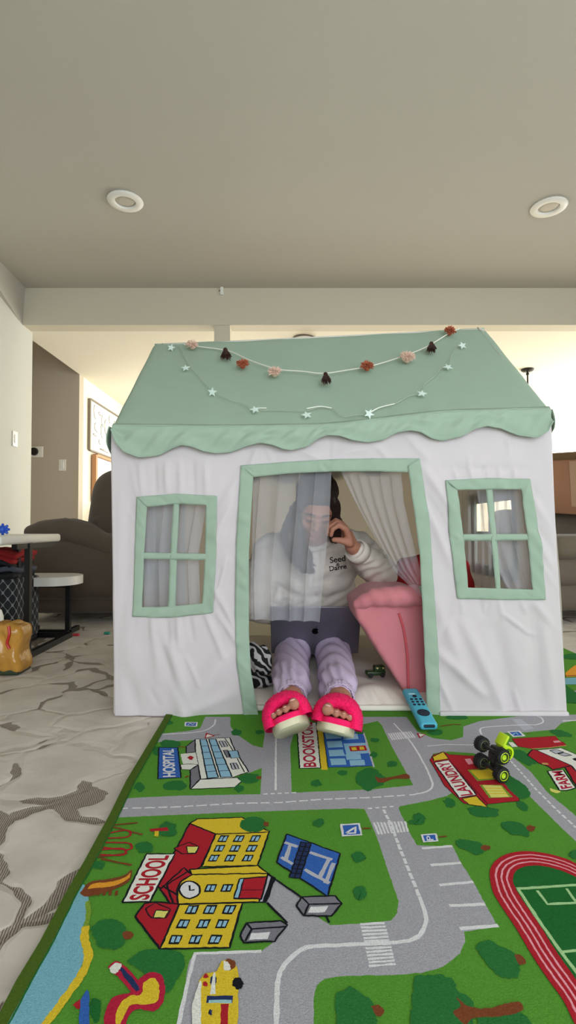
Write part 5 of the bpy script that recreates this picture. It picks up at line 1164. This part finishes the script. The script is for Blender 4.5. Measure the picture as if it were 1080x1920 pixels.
for pts in ([(588, 1022), (586, 1045), (590, 1075), (588, 1100)], [(600, 1022), (601, 1050), (598, 1072), (600, 1082)]):
    mk('drawstring', MB().tube([onto(u, v, .003) for u, v in pts], .0024, 6), m_sweat, SW)
# pants
for q in FEET:
    pass
pb = MB()
for q in FEET:
    pb.chain([(q['hip'], .095), (q['hip'].lerp(q['knee'], .5), .070), (q['knee'].lerp(q['hip'], .2), .057), (q['knee'], .056), (q['knee'].lerp(q['ank'], .4), .056), (q['knee'].lerp(q['ank'], .72), .050), (q['knee'].lerp(q['ank'], .86), .041)])
pb.ell(pel+V3((0, -.01, -.005)), (.155, .12, .085))
def pw(co, no):
    x, y, z = co[:, 0], co[:, 1], co[:, 2]; near = np.clip((1.62-y)/.12, 0, 1)
    return .003*np.sin(y*55+x*60+3*np.sin(x*30))+.0045*near*np.sin(x*230+z*90)*np.clip((y-1.40)/.05, 0, 1)
PT = blob('pants', pb, m_pants, PER, .005, 5, .5, disp=pw)
for q in FEET:
    c1 = q['knee'].lerp(q['ank'], .86); c2 = q['knee'].lerp(q['ank'], .945); ax = (c2-c1).normalized(); a_ = ax.orthogonal().normalized(); b_ = ax.cross(a_)
    def cuf(s, t, c1=c1, c2=c2, a_=a_, b_=b_):
        th = s*2*math.pi; r_ = (.040-.003*t)*(1+.03*math.sin(th*26)+.02*math.sin(th*11)); return c1.lerp(c2, t)+(a_*math.cos(th)+b_*math.sin(th))*r_
    mk('elastic_cuff', MB().grid(cuf, 120, 6), m_pants, PT, angle=None, solid=.003)
# slippers
for q in FEET:
    f = q['f']; M3 = q['M']; Ls = .245; rr = random.Random(4)
    def outl(k, n_=48, gr=0):
        pts = []
        for i in range(n_):
            t = 2*math.pi*i/n_; y = Ls/2*(1-math.cos(t)); 
            w_ = (.041+.003*math.sin(y/Ls*6-2.2))*abs(math.sin(t))**.55*(1 if math.sin(t) >= 0 else -1); pts.append((w_*1.02, y-.008))
        return pts
    ol = outl(0); b = MB(); rings = [(.93, -.014), (1.0, -.010), (1.01, .002), (.98, .006)]
    vs = []; n_ = len(ol)
    for sc, zz in rings:
        for x, y in ol: vs.append(f(x*sc, (y-Ls/2)*sc+Ls/2, zz))
    fs = [(r_*n_+i, r_*n_+(i+1) % n_, (r_+1)*n_+(i+1) % n_, (r_+1)*n_+i) for r_ in range(3) for i in range(n_)]+[tuple(range(n_))[::-1], tuple(3*n_+i for i in range(n_))]
    b.add(vs, fs); SL = mk('slipper', b, m_sole, PER, angle=50)
    # fuzzy footbed and rim
    bf = MB(); vs = []
    for sc, zz in [(.99, .004), (1.02, .009), (.99, .016), (.90, .018), (.5, .014)]:
        for x, y in ol: vs.append(f(x*sc, (y-Ls/2)*sc+Ls/2, zz))
    fs = [(r_*n_+i, r_*n_+(i+1) % n_, (r_+1)*n_+(i+1) % n_, (r_+1)*n_+i) for r_ in range(4) for i in range(n_)]+[tuple(4*n_+i for i in range(n_))]
    bf.add(vs, fs)
    def band(s, t, w_=None):              # s across (0..1 over the foot), t around the band's own section
        th = math.pi*s; y0, y1 = .085, .222; sect = 2*math.pi*t; yc = (y0+y1)/2-.012*math.sin(th); hw = (y1-y0)/2*(.93+.10*math.sin(th)); th_ = .019
        ex = math.cos(sect)*hw; ez = math.sin(sect)*th_; front = (yc+ex-y0)/(y1-y0)
        rx = .040+ez; rz = (.060-.014*front)+ez; x = -rx*math.cos(th)*(1+.05*math.sin(th)); z = max(.0, .004+rz*math.sin(th)**.8)
        return f(x, yc+ex, z)
    sb = MB().grid(band, 44, 28); upper = MB(); upper.v = list(sb.v); upper.f = list(sb.f); upper.m = list(sb.m)
    # short plush tufts
    tuft = MB()
    for src in (sb,):
        for k in range(2600):
            s, t = rr.random(), rr.random(); p0 = V3(band(s, t)); cth = f(0, .17, .012); n_v = (p0-cth).normalized(); d2 = (n_v+V3((rr.uniform(-.6, .6), rr.uniform(-.6, .6), rr.uniform(-.6, .6)))).normalized(); l_ = rr.uniform(.0012, .0034)
            a_ = d2.orthogonal().normalized()*.0011; b_ = d2.cross(a_).normalized()*.0011; tip = p0+d2*l_; bi = len(upper.v); upper.add([p0+a_, p0-a_*.5+b_, p0-a_*.5-b_, tip], [(0, 1, 3), (1, 2, 3), (2, 0, 3)])
    mk('plush_band', upper, m_pink, SL, angle=None); mk('footbed', bf, m_pink, SL, angle=60)

# ================================================================== laptop
m_alu = mat('space_grey_aluminium', (112, 108, 120), .35, metal=.6)
LT = thing('laptop', (.093, 1.95, .10), 'open grey laptop seen from behind its lid, resting on the lap', 'laptop')
top_, hin = V3((.093, 1.785, .254)), V3((.093, 1.875, .094)); up_ = (top_-hin).normalized(); sx_ = V3((1, 0, 0)); nrm_ = up_.cross(sx_); Ml = Matrix((sx_, up_, -nrm_ if False else sx_.cross(up_))).transposed()
ct = hin.lerp(top_, .5); LID = mk('lid', MB().rbox(ct, (.304, (top_-hin).length+.02, .006), .0028, Ml, 3), m_alu, LT)
back = Ml @ V3((0, 0, 1)); sgn = 1 if back.y < 0 else -1
mk('screen', MB().rbox(ct-back*sgn*.0034, (.290, .180, .0012), .0004, Ml, 1), mat('dim_screen', (30, 32, 38), .15), LID)
# mark on the lid: a dark apple silhouette with a bite and a leaf
ap = []
for i in range(60):
    t = 2*math.pi*i/60; r_ = 1-.10*max(0, math.cos((t-math.pi/2)))**8-.08*max(0, math.cos(t+math.pi/2))**10; x = r_*math.cos(t)*.92; y = r_*math.sin(t)
    bx, by = .98, .12; dd = math.hypot(x-bx, y-by)
    if dd < .42: x = bx+(x-bx)*.42/dd if x < bx else bx-.42; y = by+(y-by)*.42/dd if dd > .05 else y
    if x > .62 and abs(y-by) < .42: x = bx-math.sqrt(max(0, .42**2-(y-by)**2))
    ap.append((x*.0125, y*.0135))
cm = ct+up_*.0+back*sgn*.0034
ab = MB().prism([cm+sx_*x+up_*y for x, y in ap], back*sgn*.0004); lf = [(.001, .015), (.0025, .019), (.006, .021), (.0055, .0175), (.0035, .0155)]; ab.prism([cm+sx_*x+up_*y for x, y in lf], back*sgn*.0004)
mk('lid_emblem', ab, mat('dark_mirror', (24, 22, 30), .15, metal=.8), LID, smooth=False)
bc0 = hin+V3((0, .004, .003)); dirb = V3((0, .975, .22)).normalized(); Mb = Matrix((sx_, dirb, sx_.cross(dirb))).transposed(); bc = bc0+dirb*.105
BS = mk('base', MB().rbox(bc, (.304, .212, .012), .004, Mb, 3), m_alu, LT); mk('keyboard', MB().rbox(bc+Mb @ V3((0, -.03, .0066)), (.27, .10, .001), .0004, Mb, 1), mat('black_keys', (20, 20, 22), .5), BS)

# ================================================================== child beside the door trim
CH = thing('person', (.57, 2.10, .03), 'small child in red shirt and dark pants half hidden behind the right door curtain', 'person')
cc = V3((.580, 2.10, .525)); CMx = Matrix.Rotation(R(-35), 3, 'Z') @ Matrix.Rotation(R(14), 3, 'X')
def Hc(x, y, z): return cc+CMx @ V3((x, y, z))
b = MB(); heads(b, .86, Hc, CMx)
cp_, cs1, cs2 = V3((.60, 2.20, .09)), V3((.475, 2.14, .36)), V3((.69, 2.17, .36))
b.chain([(Hc(0, .02, -.06), .034), (V3((.585, 2.14, .40)), .036), (V3((.59, 2.17, .28)), .075), (cp_, .08)]); b.chain([(V3((.585, 2.14, .39)), .036), (cs1, .034), (V3((.455, 2.06, .27)), .027), (V3((.50, 1.98, .29)), .018)]); b.chain([(V3((.585, 2.14, .39)), .036), (cs2, .034), (V3((.70, 2.10, .25)), .027), (V3((.64, 2.01, .25)), .018)])
for (w0, d_) in ((V3((.50, 1.98, .29)), V3((.35, -.5, .45))), (V3((.64, 2.01, .25)), V3((-.5, -.5, .3)))):
    d_.normalize(); s_ = d_.cross(V3((0, 0, 1))).normalized(); b.ell(w0+d_*.028, (.018, .026, .010), Matrix((s_, d_, s_.cross(d_))).transposed())
    for so in (-.015, -.005, .005, .015): b.chain([(w0+d_*.03+s_*so, .0065), (w0+d_*.055+s_*so, .0058), (w0+d_*.068+s_*so-V3((0, 0, .010)), .0050)])
    b.chain([(w0+d_*.01+s_*.014, .007), (w0+d_*.035+s_*.032, .006)])
for s in (-1, 1):
    kx = .60+s*.07; b.chain([(V3((kx, 2.16, .09)), .055), (V3((kx+.02, 1.98, .13)), .042), (V3((kx+.01, 1.90, .10)), .034), (V3((kx, 1.86, .06)), .026)]); b.chain([(V3((kx, 1.86, .06)), .024), (V3((kx, 1.83, .065)), .02)])
CB = blob('body', b, m_skin, CH, .0045, 3)
b = MB(); b.ell(Hc(0, .018, .038), (.070, .084, .072), CMx); b.ell(Hc(0, .045, -.01), (.064, .055, .06), CMx); blob('hair', b, mat('brown_hair', (66, 44, 32), .6, var=.3, vscale=60, bump=.8, bscale=120, bdist=.003), CH, .005, 4, disp=hdisp)
for s in (-1, 1): mk('eye', MB().ell(Hc(s*.026, -.076, .0), (.006, .003, .004), CMx), m_brow, CB)
b = MB(); b.chain([(V3((.585, 2.15, .375)), .058), (V3((.59, 2.17, .26)), .092), (V3((.60, 2.18, .15)), .095)]); b.chain([(V3((.585, 2.15, .375)), .05), (cs1, .046), (V3((.46, 2.075, .29)), .040)]); b.chain([(V3((.585, 2.15, .375)), .05), (cs2, .046), (V3((.70, 2.11, .27)), .040)])
b.ell(V3((.50, 2.12, .29)), (.05, .05, .08))
blob('shirt', b, mat('red_jersey', (172, 16, 24), .85), CH, .006, 4, disp=lambda co, no: .002*np.sin(co[:, 2]*90+co[:, 0]*50))
b = MB(); b.ell(V3((.60, 2.18, .10)), (.115, .09, .07))
for s in (-1, 1): kx = .60+s*.07; b.chain([(V3((kx, 2.16, .09)), .064), (V3((kx+.02, 1.98, .13)), .050), (V3((kx+.01, 1.90, .10)), .042)])
blob('pants', b, mat('navy_cotton', (30, 30, 44), .9), CH, .006, 4)

# ================================================================== pink kids' chair
m_pk = mat('pink_fleece', (200, 122, 128), .92, var=.06, vscale=12, bump=.3, bscale=350, sheen=.15, bdist=.001)
CHA = thing('kids_chair', (.40, 1.75, .03), 'small soft pink upholstered child\'s armchair on its side by the right trim', 'chair')
YC0, YC1 = 1.60, 1.82
pc_ = [(664, 1132), (690, 1108), (730, 1103), (770, 1104), (815, 1118), (850, 1180), (850, 1310), (797, 1312), (762, 1306), (750, 1284), (736, 1262), (712, 1226), (688, 1186), (668, 1158)]
b = MB().prism([P(u, v, YC0) for u, v in pc_], (0, YC1-YC0, 0)); blob('side_panel', b, m_pk, CHA, .010, 9, .5, disp=lambda co, no: .002*np.sin(co[:, 0]*60+co[:, 2]*30))
b = MB(); 
pts = [P(672, 1132, YC0+.01), P(700, 1120, YC0-.005), P(740, 1118, YC0-.012), P(780, 1116, YC0-.01), P(806, 1118, YC0)]
b.chain([(pts[0], .020), (pts[1], .027), (pts[2], .032), (pts[3], .032), (pts[4], .024)]); blob('arm_roll', b, m_pk, CHA, .006, 6, .5, disp=lambda co, no: .0015*np.sin(co[:, 0]*150+co[:, 2]*60))
b = MB(); b.tube(spline([tuple(P(748, 1150, YC0-.004)), tuple(P(757, 1180, YC0-.006)), tuple(P(764, 1230, YC0-.006)), tuple(P(766, 1290, YC0-.004))], 24), .0035, 8); mk('seam_piping', b, mat('rose_piping', (200, 84, 92), .8), CHA)
b = MB(); b.rbox(((P(720, 1200, 1.9).x+P(840, 1200, 1.9).x)/2, 1.86, .145), (.22, .10, .22), .03, seg=4); blob('seat_cushion', b, m_pk, CHA, .010, 6)

# ================================================================== toys and remote
def plushmat():
    m = bpy.data.materials.new('black_white_zebra_plush'); m.use_nodes = True; N = m.node_tree.nodes; L = m.node_tree.links; bs = N['Principled BSDF']
    tc = N.new('ShaderNodeTexCoord'); wv = N.new('ShaderNodeTexWave'); wv.inputs['Scale'].default_value = 15; wv.inputs['Distortion'].default_value = 9; wv.inputs['Detail'].default_value = 1.5; wv.inputs['Detail Scale'].default_value = 1.6; wv.bands_direction = 'DIAGONAL'
    L.new(tc.outputs['Object'], wv.inputs['Vector']); cr_ = N.new('ShaderNodeValToRGB'); cr_.color_ramp.interpolation = 'LINEAR'; cr_.color_ramp.elements[0].position = .60; cr_.color_ramp.elements[0].color = lin((14, 13, 15)); cr_.color_ramp.elements[1].position = .66; cr_.color_ramp.elements[1].color = lin((176, 172, 170))
    L.new(wv.outputs[0], cr_.inputs[0]); L.new(cr_.outputs[0], bs.inputs['Base Color']); bs.inputs['Roughness'].default_value = .95; return m
o = thing('soft_toy', (-.085, 1.66, .035), 'black and white striped plush toy lying inside the left door trim', 'soft toy')
b = MB(); b.chain([(P(474, 1252, 1.66), .024), (P(480, 1228, 1.66), .026), (P(488, 1246, 1.64), .024)]); b.chain([(P(472, 1215, 1.68), .020), (P(484, 1222, 1.66), .018), (P(496, 1240, 1.65), .018), (P(500, 1256, 1.64), .016)]); b.chain([(P(494, 1216, 1.68), .013), (P(502, 1232, 1.66), .014), (P(503, 1250, 1.65), .013)]); b.chain([(P(452, 1255, 1.68), .03), (P(470, 1225, 1.68), .02)]); b.ell((-.095, 1.67, .052), (.055, .045, .022))
blob('toy_body', b, plushmat(), o, .004, 4)
# little green toy jeep
cj = FL(705, 1275, .038); cj = V3((cj.x, cj.y+.015, .046))
o = thing('toy_car', cj, 'tiny dark green toy car parked on the cream mat inside the tent', 'toy car')
m_gr = mat('dark_green_paint', (40, 62, 28), .35); Mj = Matrix.Rotation(R(8), 3, 'Z')
mk('car_body', MB().rbox(cj+Mj @ V3((0, 0, .012)), (.062, .030, .014), .004, Mj), m_gr, o); mk('cabin', MB().rbox(cj+Mj @ V3((.012, 0, .026)), (.034, .028, .018), .004, Mj), m_gr, o)
for s in (-.007, .008): mk('headlight', MB().ell(cj+Mj @ V3((.012+s*1.3, -.0148, .029)), (.0032, .0015, .0028)), mat('lamp_amber', (226, 206, 130), .3), o)
for sx2 in (-.020, .020):
    for sy2 in (-.013, .013): c_ = cj+Mj @ V3((sx2, sy2, .007)); mk('wheel', MB().cyl(c_-Mj @ V3((0, .004, 0)), c_+Mj @ V3((0, .004, 0)), .0078, n=20), mat('black_rubber', (20, 20, 21), .8), o)
# remote control
m_sil = mat('light_blue_silicone', (74, 172, 196), .5, bump=.05, bscale=300); q0, q1 = FL(804, 1362, .022), P(769, 1316, 1.545); q1.z = .055
Ld = (q1-q0); Ll = Ld.length+.01; Ld.normalize(); Sd = Ld.cross(V3((0, 0, 1))).normalized(); Nd = Sd.cross(Ld)
if Nd.z < 0: Nd = -Nd
Mr = Matrix((Sd, Ld, Nd)).transposed(); cm = q0.lerp(q1, .5); fr_ = lambda x, y, z: cm+Mr @ V3((x, y, z))
o = thing('remote_control', cm, 'television remote in a light blue silicone sleeve propped on the mat edge', 'remote control')
mk('silicone_sleeve', MB().rbox(cm, (.046, Ll, .020), .0085, Mr, 4), m_sil, o)
m_btn = mat('navy_buttons', (18, 34, 52), .5)
mk('navigation_ring', MB().cyl(fr_(0, -Ll*.22, .009), fr_(0, -Ll*.22, .0112), .0165, n=36), m_btn, o)
for r_ in range(3):
    for c_ in range(3): mk('button', MB().cyl(fr_((c_-1)*.0125, Ll*(.0+.075*r_), .009), fr_((c_-1)*.0125, Ll*(.0+.075*r_), .0112), .0042, n=16), m_btn, o)
mk('microphone_button', MB().cyl(fr_(0, Ll*.235, .009), fr_(0, Ll*.235, .0115), .0062, n=18), m_btn, o)
mk('sleeve_slot', MB().rbox(fr_(0, -Ll*.5+.002, .003), (.030, .008, .008), .003, Mr, 2), m_btn, o)
mk('label_print', MB().rbox(fr_(-.004, Ll*.31, .0101), (.018, .006, .0008), .0003, Mr, 1), mat('pale_print', (190, 222, 226), .6), o)
# toy monster truck, standing on its tail
m_rub = mat('black_rubber', (20, 20, 21), .8); m_lime = mat('lime_plastic', (190, 222, 30), .35); m_ch = mat('charcoal_plastic', (38, 38, 42), .5)
W4 = V3((.4360, 1.105, .0240)); W3 = V3((.4170, 1.165, .0240)); ax_ = (W4-W3).normalized(); upv = V3((.07, -.02, 1)); upv = (upv-ax_*upv.dot(ax_)).normalized(); nn_ = ax_.cross(upv).normalized()
if nn_.x < 0: nn_ = -nn_
wb = .0365; W2 = W4+upv*wb; W1 = W3+upv*wb
TRK = thing('toy_truck', (W3+W4)/2-V3((0, 0, .0175)), 'black and lime green toy monster truck standing on its tail on the rug', 'toy truck')
Mt = Matrix((nn_, upv, ax_)).transposed()
for w_, hubdir in ((W1, -1), (W2, 1), (W3, -1), (W4, 1)):
    pr = [(.006, -.0090), (.0115, -.0090), (.0142, -.0072), (.0150, -.003), (.0150, .003), (.0142, .0072), (.0115, .0090), (.006, .0090)]
    b = MB().lathe(pr, w_, 40, Mt)
    for k in range(20):
        a = 2*math.pi*k/20
        for zz in (-.005, .005): b.rbox(w_+Mt @ V3((.0150*math.cos(a+(.15 if zz > 0 else 0)), .0150*math.sin(a+(.15 if zz > 0 else 0)), zz)), (.0018, .0026, .0060), .0005, Mt @ Matrix.Rotation(a, 3, 'Z'), 1)
    tyre = mk('wheel', b, m_rub, TRK)
    for sd in (-1, 1): mk('hub', MB().lathe([(.0005, sd*.0055), (.004, sd*.006), (.0055, sd*.0048), (.0078, sd*.0065), (.0092, sd*.0104), (.0102, sd*.0098)], w_, 32, Mt), m_lime if sd == hubdir else mat('dull_olive_plastic', (92, 100, 60), .5), tyre)
cT = (W1+W2+W3+W4)/4
for a, b2 in ((W1, W2), (W3, W4)):
    mk('axle', MB().cyl(a, b2, .0035, n=12).rbox((a+b2)/2, (.008, .007, (a-b2).length*.55), .002, Mt, 2).cyl(a.lerp(b2, .15)+nn_*.004, a.lerp(b2, .5)+nn_*.008, .0025, n=8), m_ch, TRK)
mk('chassis', MB().rbox(cT+nn_*.010, (.012, .052, .020), .003, Mt, 2).rbox(cT+nn_*.003+upv*.004, (.012, .020, .014), .002, Mt, 2), m_ch, TRK)
cT = cT+nn_*.005+upv*.004
mk('truck_shell', MB().rbox(cT+nn_*.020+upv*.008, (.010, .040, .026), .004, Mt, 2).rbox(cT+nn_*.028-upv*.002, (.012, .018, .022), .004, Mt, 2).rbox(cT+nn_*.017+nn_*.004+upv*.034, (.006, .026, .028), .0025, Mt @ Matrix.Rotation(R(-30), 3, 'Z'), 2).rbox(cT+nn_*.014+upv*-.020, (.006, .014, .024), .0025, Mt, 2), m_lime, TRK)
mk('windscreen', MB().rbox(cT+nn_*.0285-upv*.002, (.013, .010, .0195), .003, Mt, 2), mat('dark_window', (24, 26, 28), .2), TRK)
mk('wheel_arch', MB().lathe([(.010, -.004), (.0145, -.004), (.0145, .004), (.010, .004)], cT+nn_*.026+upv*.010+ax_*.010, 28, Mt), m_lime, TRK)
